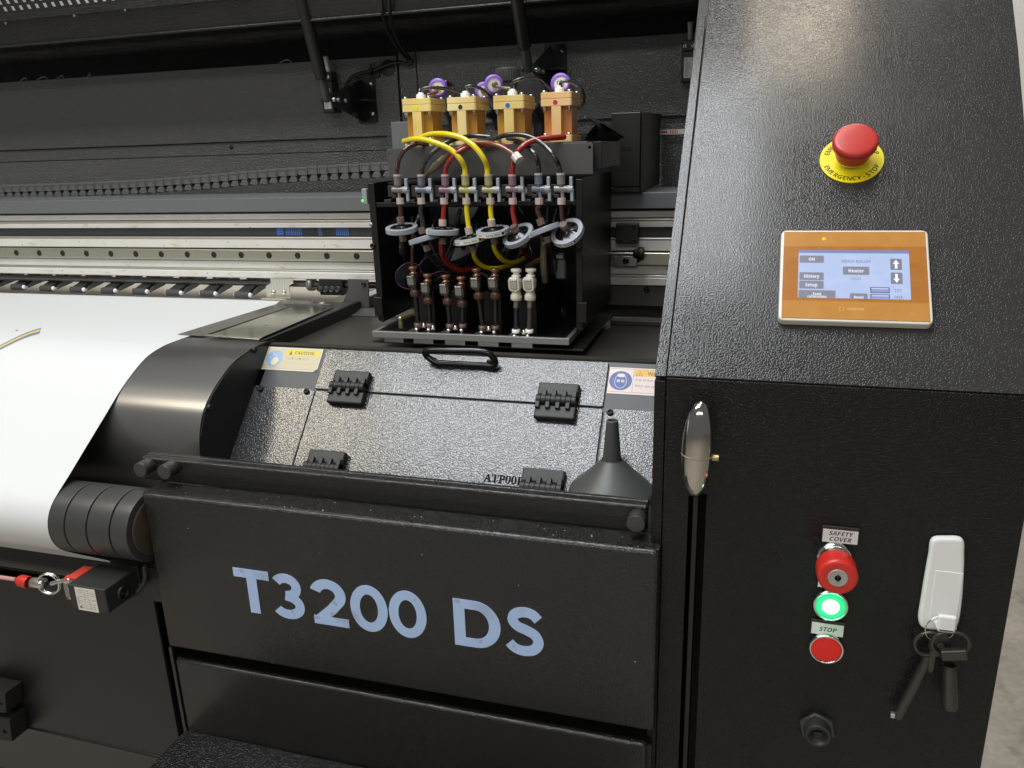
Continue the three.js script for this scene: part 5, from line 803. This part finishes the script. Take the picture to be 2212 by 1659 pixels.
  const vents = [[[437, 205, -1.07], [440, 178, -1.07], [475, 163, -1.07], [560, 163, -1.08], [640, 178, -1.10], [705, 200, -1.11]], [[733, 188, -1.07], [733, 162, -1.07], [770, 150, -1.07], [830, 165, -1.08], [890, 205, -1.10], [925, 245, -1.12]], [[1047, 165, -1.07], [1052, 130, -1.07], [1100, 104, -1.07], [1210, 98, -1.09], [1265, 140, -1.11], [1320, 190, -1.12]], [[1375, 160, -1.07], [1372, 132, -1.07], [1410, 117, -1.07], [1470, 132, -1.075], [1520, 185, -1.08], [1532, 245, -1.09], [1500, 300, -1.12]]];
  for (const v of vents) part(c, 'vent_hose', tube(v.map(q => A(...q)), 0.0024, 50), mat.hoseBlack);
  const vf = (x, y, z, rx, axis, nm) => { const p = A(x, y, z), ax = V(...axis).normalize(); const m = part(c, 'vent_filter', lathe([[rx * .72, -0.003], [rx, -0.0026], [rx, 0.0026], [rx * .72, 0.003]], p, ax, 40), mat.purple, nm); part(m, 'membrane', lathe([[rx * .73, 0.0014], [rx * .3, 0.0020], [0, 0.0022]], p, ax, 32), mat.white); part(m, 'luer_nub', lathe([[0.0034, 0.001], [0.0034, 0.008], [0.0042, 0.0082], [0.0042, 0.012], [0, 0.012]], p, ax, 14), mat.nutBrown); };
  vf(553, 163, -1.125, 0.0132, [0.12, -0.1, 1], 'purple-rimmed white vent filter'); vf(925, 140, -1.115, 0.0132, [0.5, -0.1, 1], 'purple-rimmed white vent filter'); vf(858, 185, -1.14, 0.0125, [0.3, 0, 1], 'purple-rimmed white vent filter'); vf(1375, 135, -1.125, 0.0138, [0.1, 0.05, 1], 'purple-rimmed white vent filter');
  part(c, 'vent_hose', tube([A(545, 185, -1.115), A(520, 200, -1.10), A(490, 210, -1.09)], 0.0030, 16), mat.hoseBrown); part(c, 'vent_hose', tube([A(605, 125, -1.14), A(640, 150, -1.15), A(665, 205, -1.15)], 0.0034, 20), mat.hoseDark); part(c, 'vent_hose', tube([A(945, 155, -1.10), A(990, 162, -1.08), A(1035, 165, -1.075)], 0.0018, 16), mat.aluDull);
  // filter knob behind
  const kb = A(1022, 165, -1.16), kt = A(1022, 30, -1.16), kh = kt.y - kb.y;
  part(c, 'pressure_knob', join([lathe([[0.012, kh * .30], [0.0190, kh * .32], [0.0190, kh * .94], [0.0175, kh], [0, kh]].map(([r, h]) => [r * .92, h]), kb, Y1, 30), ...Array.from({ length: 30 }, (_, i) => { const a = i / 30 * 6.2832; return box(kb.x + 0.0175 * Math.cos(a) - 0.0006, kb.x + 0.0175 * Math.cos(a) + 0.0006, kb.y + kh * .34, kb.y + kh * .94, kb.z + 0.0175 * Math.sin(a) - 0.0006, kb.z + 0.0175 * Math.sin(a) + 0.0006); }), cyl(kb, V(kb.x, kb.y + kh * .32, kb.z), 0.013, 0.013, 24)]), M([0.05, 0.05, 0.048], 0.45), 'ribbed black regulator knob');
  // ribbon cable loops right of the tanks
  const band = (pts, w, m, th = 0.0008, z = 0) => { const cv = new THREE.CatmullRomCurve3(pts, false, 'centripetal').getSpacedPoints(40), pos = []; for (let i = 0; i < 40; i++) { const a = cv[i], b = cv[i + 1]; const q = [a.clone().add(V(0, 0, 0)), b, b.clone().add(V(...w)), a.clone().add(V(...w))]; for (const k of [0, 1, 2, 0, 2, 3]) pos.push(q[k].x, q[k].y, q[k].z); for (const k of [0, 2, 1, 0, 3, 2]) pos.push(q[k].x, q[k].y - th, q[k].z - th); } const g = new THREE.BufferGeometry(); g.setAttribute('position', new THREE.Float32BufferAttribute(pos, 3)); g.computeVertexNormals(); g.setAttribute('uv', new THREE.Float32BufferAttribute(new Float32Array(pos.length / 3 * 2), 2)); return uvm(g); };
  part(c, 'ribbon_cable', band([A(1490, 330, -1.15), A(1560, 360, -1.15), A(1620, 430, -1.16), A(1600, 530, -1.17)], [0.02, -0.01, -0.06], mat.black), mat.matte); part(c, 'ribbon_cable', band([A(1700, 430, -1.17), A(1640, 400, -1.17), A(1570, 450, -1.16), A(1520, 540, -1.15)], [0.025, -0.02, -0.05], mat.black), mat.satin);
  part(c, 'hose_bundle', join([tube([A(900, 330, -1.16), A(940, 350, -1.17), A(960, 420, -1.17)], 0.008, 16), tube([A(1200, 300, -1.16), A(1230, 380, -1.17), A(1240, 480, -1.17)], 0.010, 16), tube([A(620, 320, -1.16), A(640, 380, -1.17), A(650, 460, -1.17)], 0.006, 16)]), mat.black);

  // ---- ink hoses over the plate
  const hose = (pts, m, r = 0.0032, nm) => part(c, 'ink_hose', tube(pts.map(q => A(...q)), r, 60, 12), m, nm);
  const zs = -1.012, zm = -1.006, zt = -1.046;
  hose([[277, 762, zs], [280, 700, zs], [297, 630, zm], [340, 570, zm], [410, 537, -1.02], [480, 545, zt]], mat.hoseDark, 0.0031);
  hose([[443, 762, zs], [447, 710, zs], [475, 645, zm], [530, 585, zm], [610, 530, -1.012], [700, 498, -1.03], [800, 485, zt], [900, 492, zt]], mat.hoseBlack, 0.0032);
  hose([[598, 757, zs], [604, 705, zs], [635, 645, zm], [690, 592, zm], [770, 556, -1.015], [860, 548, -1.03], [980, 548, -1.035], [1100, 538, -1.04]], mat.hoseRed, 0.0032);
  hose([[733, 755, zs], [732, 705, zs], [705, 645, zm], [640, 580, zm], [560, 540, zm], [470, 512, -1.012], [390, 506, -1.02], [325, 520, -1.035]], mat.hoseYellow, 0.0037, 'glossy yellow ink hose');
  hose([[883, 750, zs], [882, 700, zs], [860, 640, zm], [805, 565, zm], [730, 508, -1.01], [640, 478, -1.015], [550, 470, -1.025], [480, 480, -1.035], [435, 495, -1.04]], mat.hoseYellow, 0.0037, 'glossy yellow ink hose');
  hose([[1049, 750, zs], [1053, 690, zs], [1072, 620, zm], [1110, 565, zm], [1170, 525, -1.012], [1250, 503, -1.02], [1340, 496, -1.03], [1395, 492, -1.040]], mat.hoseRed, 0.0039, 'dark red ink hose');
  hose([[1226, 750, zs], [1228, 690, zs], [1205, 615, zm], [1150, 555, -1.016], [1090, 515, -1.03], [1020, 500, zt]], mat.hoseBlack, 0.0032);
  hose([[1371, 742, zs], [1365, 690, zs], [1335, 630, zm], [1270, 555, -1.012], [1190, 500, -1.016], [1110, 477, -1.02], [1020, 478, -1.026], [920, 505, -1.034], [840, 525, -1.04]], mat.hoseBlack, 0.0032);
  hose([[1075, 625, -0.998], [1030, 590, -1.0], [960, 550, -1.004], [880, 530, -1.012], [790, 532, -1.018], [710, 560, -1.02], [640, 600, -1.02], [590, 640, -1.02]], mat.hoseBrown, 0.0031, 'brown capped ink hose'); hose([[520, 705, -1.02], [490, 735, -1.022], [465, 768, -1.025]], mat.hoseBrown, 0.0026);
  const j0 = A(600, 628, -1.02), j1 = A(520, 706, -1.02); part(c, 'hose_joint', lathe([[0.003, 0], [0.0048, 0.001], [0.0052, 0.010], [0.006, 0.012], [0.0045, 0.013], [0.0058, 0.016], [0.0042, 0.026], [0.002, 0.032]], j0, j1.clone().sub(j0), 20), M([0.16, 0.13, 0.09], 0.35)); const ribbed = (p, q, r, m, nm, name = 'luer_nut') => { const d = q.clone().sub(p), L = d.length(); const n = 14, star = []; for (let i = 0; i < n * 2; i++) { const a = i / (n * 2) * 6.2832, rr = i % 2 ? r : r * .93; star.push(new THREE.Vector2(rr * Math.cos(a), rr * Math.sin(a))); } const g = new THREE.ExtrudeGeometry(new THREE.Shape(star), { depth: L, bevelEnabled: false }); g.applyQuaternion(new THREE.Quaternion().setFromUnitVectors(Z1, d.normalize())).translate(p.x, p.y, p.z); return part(nm, name, uvm(g), m); };
  ribbed(A(1068, 615, -0.998), A(1098, 650, -0.994), 0.0062, mat.clear, c, 'hose_plug');

  // ---- stopcock valves with nuts, hoses and disc filters
  const vx = [[281, 860], [440, 911], [600, 959], [735, 1007], [890, 1058], [1050, 1107.5], [1225, 1162.5], [1375, 1212]];
  const tint = [[0.20, 0.17, 0.16], [0.15, 0.16, 0.20], [0.24, 0.14, 0.19], [0.40, 0.38, 0.14], [0.34, 0.33, 0.16], [0.24, 0.15, 0.18], [0.15, 0.17, 0.22], [0.21, 0.21, 0.20]];
  const lowPx = [[[303, 270], [303, 330], [306, 375]], [[438, 272], [437, 330], [450, 400], [455, 440]], [[590, 272], [590, 330], [586, 385]], [[742, 270], [745, 330], [752, 390], [758, 440]], [[903, 272], [905, 330], [911, 380]], [[1053, 272], [1055, 340], [1066, 390], [1075, 425]], [[1216, 268], [1218, 310], [1230, 350], [1242, 385]], [[1381, 268], [1382, 320], [1385, 370], [1400, 415]]];
  const lowMat = [mat.hoseDark, mat.hoseBlack, mat.hoseRed, mat.hoseYellow, mat.hoseYellow, mat.hoseRed, mat.hoseDark, mat.hoseDark];
  const B = (x, y, z = zs) => PZ(768.1 + .3224 * x, 351.1 + .3224 * y, z);
  const disc = [[310, 445, 0, 9], [462, 512, 15, -2], [583, 462, -3, -1], [772, 515, 9, 5], [920, 462, 4, 9], [1093, 490, 22, 29], [1262, 455, 21, -3], [1420, 470, 18, 40]];
  const nutLow = [mat.nutBrown, mat.nutBrown, mat.nutPink, mat.nutPink, mat.nutPink, mat.nutBrown, mat.nutBrown, mat.nutBrown];
  vx.forEach(([zx, dpx], i) => {
    const up = [B(zx, 90 - (i > 5 ? 8 : 0)), B(zx + 2, 152 - (i > 5 ? 6 : 0))], bodyY = 184 - (i > 4 ? 6 : 0), bm = M(tint[i], 0.2, { clearcoat: 0.7 });
    const ctr = B(zx + 10, bodyY), v = part(c, 'stopcock_valve', join([cyl(V(ctr.x - 0.010, ctr.y, ctr.z - 0.002), V(ctr.x + 0.0075, ctr.y, ctr.z), 0.0045, 0.0045, 18), cyl(up[1], V(up[1].x + 0.0008, ctr.y, ctr.z - 0.001), 0.0034, 0.0034, 14), cyl(V(ctr.x - 0.0005, ctr.y, ctr.z - 0.001), B(zx + 14, 240), 0.0026, 0.0026, 12)]), bm, 'tinted valve body with white lever');
    ribbed(up[1], up[0], 0.0052, bm, v, 'upper_nut'); part(v, 'nut_collar', cyl(up[0].clone().add(V(0, -0.0004, 0)), up[0].clone().add(V(0, 0.0022, 0)), 0.0056, 0.0056, 18), mat.nutPink);
    const hp = V(ctr.x + 0.0085, ctr.y, ctr.z + 0.001);
    part(v, 'valve_lever', join([cyl(V(hp.x - 0.001, hp.y, hp.z), V(hp.x + 0.0058, hp.y, hp.z), 0.0048, 0.0045, 18), box(hp.x + 0.0014, hp.x + 0.0056, hp.y, hp.y + 0.0155, hp.z - 0.0026, hp.z + 0.0026, 0.001), box(hp.x + 0.0026, hp.x + 0.0068, hp.y - 0.0155, hp.y, hp.z - 0.0026, hp.z + 0.0026, 0.001)]), mat.frost);
    part(v, 'clip', join([box(ctr.x - 0.0175, ctr.x - 0.0085, ctr.y - 0.009, ctr.y + 0.0058, ctr.z - 0.014, ctr.z - 0.001, 0.0006), box(ctr.x - 0.0225, ctr.x - 0.0125, ctr.y - 0.0158, ctr.y - 0.0125, ctr.z - 0.018, ctr.z + 0.002, 0.0005), box(ctr.x - 0.0100, ctr.x - 0.0036, ctr.y - 0.0105, ctr.y - 0.0062, ctr.z - 0.005, ctr.z + 0.003, 0.0005)]), mat.plastic);
    const ln0 = B(zx + 17 - (i > 5 ? 12 : 0) - (i == 2 ? 25 : i == 3 ? 10 : i == 4 ? 4 : i == 5 ? 14 : i == 1 ? 18 : 0), 235), ln1 = ln0.clone().add(V(0, -0.0085, 0)); ribbed(ln1, ln0, 0.0054, mat.nutPink, v, 'lower_nut');
    const lp = lowPx[i].map(([x, y]) => B(x, y)); lp[0].copy(ln1); const [dx, dy, roll, tilt] = disc[i];
    part(c, 'ink_hose', tube(lp, 0.0034, 24, 12), lowMat[i]);
    // disc filter
    const ctrD = B(dx, dy, zs + 0.002), e = new THREE.Euler(THREE.MathUtils.degToRad(tilt), 0, THREE.MathUtils.degToRad(roll), 'ZXY'), ax = V(0, 1, 0).applyEuler(e), R = 0.0225;
    const f = part(c, 'disc_filter', lathe([[R * .72, 0.0030], [R * .74, 0.0036], [R * .97, 0.0036], [R, 0.0030], [R, -0.0030], [R * .97, -0.0036], [R * .74, -0.0036], [R * .72, -0.0030]], ctrD, ax, 56), mat.frost, 'frosted round ink filter');
    part(f, 'black_core', lathe([[R * .73, 0.0012], [R * .60, 0.0016], [R * .2, 0.0052], [R * .17, 0.0085], [0, 0.0085]], ctrD, ax, 32), mat.gloss); part(f, 'lower_core', lathe([[R * .73, 0.0012], [R * .60, 0.0016], [R * .2, 0.0052], [R * .17, 0.0085], [0, 0.0085]], ctrD, ax.clone().negate(), 32), mat.gloss);
    for (let k = 0; k < 6; k++) { const a = k / 6 * 6.2832 + .3, u = V(Math.cos(a), 0, Math.sin(a)).applyEuler(e); const g = box(R * .16, R * .66, 0, 0.0044, -0.0004, 0.0004); g.applyMatrix4(new THREE.Matrix4().makeBasis(u, ax, u.clone().cross(ax)).setPosition(ctrD)); part(f, 'rib', g, mat.gloss); }
    const n0 = ctrD.clone().addScaledVector(ax, 0.0075), n1 = ctrD.clone().addScaledVector(ax, 0.0165); ribbed(n0, n1, 0.0052, nutLow[i], f, 'upper_nut');
    const m0 = ctrD.clone().addScaledVector(ax, -0.0085), m1 = ctrD.clone().addScaledVector(ax, -0.0170); ribbed(m0, m1, 0.0050, mat.nutBrown, f, 'lower_nut');
    if ([2, 3, 4, 6, 7].includes(i)) { const txt = canvasTex(1024, 96, (x, w, h) => { x.fillStyle = '#e6e4d4'; x.fillRect(0, 0, w, h); x.fillStyle = '#4a463e'; x.font = 'bold 62px sans-serif'; x.textBaseline = 'middle'; x.fillText('PN 20LK4DF', 30, h / 2); x.fillText('Rating 20um', 500, h / 2); x.fillStyle = '#111'; x.fillRect(930, 12, 80, 70); }); const g = new THREE.CylinderGeometry(R + 0.0002, R + 0.0002, 0.0052, 40, 1, true, i === 4 || i === 3 ? -1.25 : i === 7 ? -0.9 : -1.2, i === 4 || i === 3 ? 2.3 : i === 7 ? 1.4 : 0.55); g.applyQuaternion(new THREE.Quaternion().setFromEuler(e)); g.translate(ctrD.x, ctrD.y, ctrD.z); part(f, 'rim_label', fin(g), M(0xffffff, 0.4, { map: txt, side: THREE.DoubleSide })); }
  });
  // ---- loops below the filters
  const loop = (pts, m, r = 0.0032) => part(c, 'ink_hose', tube(pts.map(([x, y, z]) => B(x, y, z)), r, 50, 12), m);
  loop([[572, 545, -1.014], [575, 590, -1.02], [595, 650, -1.035], [645, 700, -1.05], [710, 725, -1.065], [775, 715, -1.09], [830, 690, -1.12]], mat.hoseRed, 0.0040);
  loop([[478, 590, -1.016], [490, 615, -1.025], [530, 665, -1.04], [600, 703, -1.06], [680, 700, -1.08], [760, 660, -1.11], [830, 600, -1.15]], mat.hoseBlack, 0.0030);
  loop([[790, 590, -1.016], [795, 630, -1.025], [825, 675, -1.04], [880, 705, -1.055], [950, 708, -1.07], [1040, 685, -1.10], [1120, 650, -1.13]], mat.hoseYellow, 0.0034);
  loop([[925, 555, -1.016], [935, 590, -1.025], [970, 640, -1.04], [1020, 667, -1.06], [1080, 665, -1.08], [1150, 630, -1.11]], mat.hoseYellow, 0.0034);
  loop([[1115, 545, -1.03], [1120, 590, -1.05], [1160, 630, -1.07], [1230, 635, -1.09]], M([0.14, 0.008, 0.008], 0.2, { clearcoat: 0.8 }), 0.0036); loop([[1292, 510, -1.02], [1305, 560, -1.03], [1330, 640, -1.05], [1345, 740, -1.06]], mat.hoseBlack, 0.0034); loop([[310, 520, -1.014], [316, 560, -1.02], [320, 620, -1.05], [345, 700, -1.10]], M([0.05, 0.03, 0.02], 0.3), 0.0026); loop([[1262, 555, -1.04], [1258, 640, -1.045], [1262, 720, -1.05], [1268, 790, -1.06]], M([0.20, 0.17, 0.11], 0.4), 0.0046); loop([[1150, 700, -1.10], [1200, 670, -1.08], [1245, 650, -1.06]], M([0.13, 0.10, 0.07], 0.5), 0.0042);
  for (const [a, b, cc, d] of [[430, 300, 425, 420], [700, 320, 640, 470], [1290, 300, 1260, 500], [1350, 310, 1290, 480], [1100, 300, 1130, 380], [1440, 300, 1400, 380]]) loop([[a, b, -1.08], [(a + cc) / 2 + 8, (b + d) / 2, -1.08], [cc, d, -1.10]], mat.hoseBlack, 0.0030);
  const rw = mulberry(404); for (let i = 0; i < 26; i++) { const x = 260 + rw() * 1180, y = 300 + rw() * 120, z = -1.07 - rw() * 0.12, e = x + (rw() - .5) * 420, y2 = 560 + rw() * 260; loop([[x, y, z], [x + (e - x) * .2 + (rw() - .5) * 60, y + 110, z + 0.02], [x + (e - x) * .65, y2 - 60 + rw() * 60, z + 0.03], [e, y2, z]], [mat.black, mat.hoseBlack, mat.hoseBlack, mat.hoseDark, mat.matte][i % 5], 0.0016 + 0.0018 * rw()); }
  // ribbon cables with violet edge
  const rib = (pts, w, z) => { part(c, 'ribbon_cable', band(pts.map(([x, y, zz]) => B(x, y, zz)), w), mat.ribbon); part(c, 'violet_edge', tube(pts.map(([x, y, zz]) => B(x, y, zz)), 0.0007, 40, 6), M([0.13, 0.06, 0.16], 0.5)); };
  rib([[430, 690, -1.06], [360, 670, -1.06], [300, 700, -1.05], [268, 755, -1.05], [285, 815, -1.055], [340, 845, -1.06], [400, 840, -1.07]], [0.004, -0.010, -0.022]);
  rib([[820, 560, -1.10], [760, 610, -1.10], [680, 650, -1.10], [600, 665, -1.10]], [0.0, 0.03, -0.03]); rib([[440, 740, -1.07], [430, 690, -1.07], [470, 640, -1.08], [560, 610, -1.09]], [0, -0.012, -0.03]); rib([[620, 735, -1.06], [560, 730, -1.05], [520, 745, -1.05], [480, 745, -1.05]], [0, -0.006, -0.02]); rib([[830, 735, -1.05], [870, 760, -1.045], [900, 785, -1.04]], [0, -0.004, -0.02]);
  const sh0 = B(620, 300, -1.12), sh1 = B(830, 460, -1.12); part(c, 'plastic_sheet', prism([[sh0.x, sh1.y], [sh1.x - 0.01, sh1.y + 0.02], [sh1.x, sh0.y], [sh0.x, sh0.y]].reverse(), 'z', -1.122, -1.12), M([0.16, 0.18, 0.16], 0.3), 'grey-green plastic sheet');

  // ---- quick couplings on the print heads
  const CP = [[892, 575, 898, 640, 903, 700], [923.6, 591, 926, 656, 929, 701], [962, 593, 968.5, 658, 972, 702], [996, 597, 999, 663, 1000, 702], [1028.7, 579, 1035, 646, 1043, 706], [1068.5, 579, 1070.7, 646, 1070.7, 706], [1115, 580, 1115.5, 649.5, 1114.5, 714], [1146.7, 579.5, 1145.4, 649.5, 1143.5, 714]];
  const brownTop = M([0.18, 0.070, 0.026], 0.2, { clearcoat: 0.8 }), brownBody = M([0.022, 0.014, 0.011], 0.15, { clearcoat: 1 }), brownLow = M([0.085, 0.036, 0.020], 0.28, { clearcoat: 0.4 }), cream = M([0.74, 0.70, 0.57], 0.36), creamTop = M([0.84, 0.82, 0.75], 0.35), greyBtn = M([0.34, 0.32, 0.30], 0.3, { metalness: 0.5 });
  CP.forEach(([tx0, ty0, bx, by, fx, fy], i) => {
    const z = -1.016, wt = i > 5, top = PZ(tx0, ty0, z), bot = PZ(bx, by, z), foot = PZ(fx, fy, z), ax = bot.clone().sub(top), L = ax.length(); ax.normalize();
    const q0 = wt ? 1.25 : 1.15, S = pr => pr.map(([r, h]) => [r * q0, h]);
    const k = part(c, 'quick_coupling', lathe(S([[0.0058, L * .30], [0.0064, L * .34], [0.0062, L * .55], [0.0046, L * .68], [0.0052, L * .78], [0.0064, L * .84], [0.0062, L * .96], [0.0048, L], [0, L]]), top, ax, 28), wt ? cream : brownBody, wt ? 'cream quick coupling' : 'ink-stained brown quick coupling');
    if (!wt) part(k, 'lower_sleeve', lathe(S([[0.0053, L * .78], [0.0066, L * .84], [0.0064, L * .965], [0.005, L * 1.003]]), top, ax, 28), brownLow);
    part(k, 'hose_inlet', lathe(S([[0.0020, 0.001], [0.0032, 0], [0.0056, 0.0004], [0.0058, L * .09], [0.0034, L * .13], [0.0032, L * .18], [0.0050, L * .205], [0.0052, L * .25], [0.0034, L * .27], [0.005, L * .31]]), top, ax, 28), wt ? creamTop : brownTop);
    const mid = top.clone().addScaledVector(ax, L * .45), fr = V(-0.25, -0.08, 1).normalize(), q = new THREE.Matrix4().lookAt(V(), fr.clone().negate(), Y1);
    q.scale(V(q0, q0, 1)); q.setPosition(mid.x - 0.001, mid.y, mid.z + 0.0064);
    part(k, 'latch_collar', put(prism(rrect(-0.0068, 0.0068, -0.0085, 0.0075, 0.0045), 'z', -0.003, 0.0022, 0.0008), q), wt ? cream : M([0.03, 0.024, 0.02], 0.15, { clearcoat: 1 }));
    part(k, 'thumb_button', put(join([prism(rrect(-0.0046, 0.0046, -0.0052, 0.0038, 0.0018), 'z', 0.0022, 0.0036, 0.0006)]), q), wt ? M([0.42, 0.40, 0.33], 0.3) : greyBtn);
    part(k, 'button_lip', put(box(-0.0045, 0.0045, 0.0038, 0.0064, 0.0018, 0.0042, 0.0006), q), wt ? creamTop : mat.chrome);
    part(k, 'head_tube', cyl(bot.clone().addScaledVector(ax, -0.001), foot, 0.0036, 0.0036, 16), wt ? M(i === 6 ? [0.012, 0.014, 0.03] : [0.06, 0.055, 0.035], 0.1, { clearcoat: 1 }) : M([0.010, 0.010, 0.010], 0.15, { clearcoat: 1 }));
    if (wt) part(k, 'tube_nipple', lathe([[0.0030, 0], [0.0040, 0.001], [0.0038, 0.006], [0.0044, 0.007], [0.0038, 0.010]], bot, foot.clone().sub(bot), 16), mat.aluDull);
    part(k, 'hex_nut', lathe([[0.0058, 0], [0.0058, 0.005], [0, 0.005]], V(foot.x, foot.y - 0.003, foot.z), Y1, 6), wt ? creamTop : M([0.13, 0.065, 0.05], 0.4));
    part(k, 'foot_screw', join([cyl(V(foot.x - 0.001, yb0 + 0.002, foot.z + 0.004), V(foot.x - 0.001, foot.y - 0.002, foot.z + 0.004), 0.0022, 0.0018, 12), lathe([[0.0030, 0], [0.0030, 0.003], [0, 0.0034]], V(foot.x - 0.001, foot.y - 0.008, foot.z + 0.004), Y1, 12)]), mat.screw);
  });
  for (const [px, py] of [[916, 707], [984, 712], [1056, 714], [1132, 722], [936, 712]]) part(c, 'tray_screw', lathe([[0.0032, 0], [0.0032, 0.003], [0.002, 0.0034], [0.002, 0.006], [0, 0.006]], PZ(px, py, -1.012), Y1, 12), mat.screw);
  // brass elbow in the tray, plug bodies hanging at the right
  const el = PZ(866, 700, -1.03); part(c, 'brass_elbow', join([cyl(V(el.x, el.y - 0.006, el.z), V(el.x, el.y + 0.008, el.z), 0.0038, 0.0038, 14), uvm(new THREE.SphereGeometry(0.0044, 14, 10).translate(el.x, el.y + 0.008, el.z)), cyl(V(el.x, el.y + 0.009, el.z), V(el.x + 0.022, el.y + 0.014, el.z - 0.03), 0.0036, 0.0036, 14)]), mat.brass);
  const pg = PZ(1212, 575, -1.06); part(c, 'data_plug', join([box(pg.x - 0.007, pg.x + 0.007, pg.y - 0.018, pg.y + 0.010, pg.z - 0.006, pg.z + 0.004, 0.003), box(pg.x - 0.005, pg.x + 0.005, pg.y + 0.010, pg.y + 0.018, pg.z - 0.004, pg.z + 0.003, 0.001)]), M([0.10, 0.10, 0.095], 0.4)); part(c, 'plug_latch', box(pg.x - 0.006, pg.x + 0.004, pg.y + 0.011, pg.y + 0.016, pg.z + 0.003, pg.z + 0.006, 0.001), mat.bluegrey);
}
renderer.render(scene, camera);
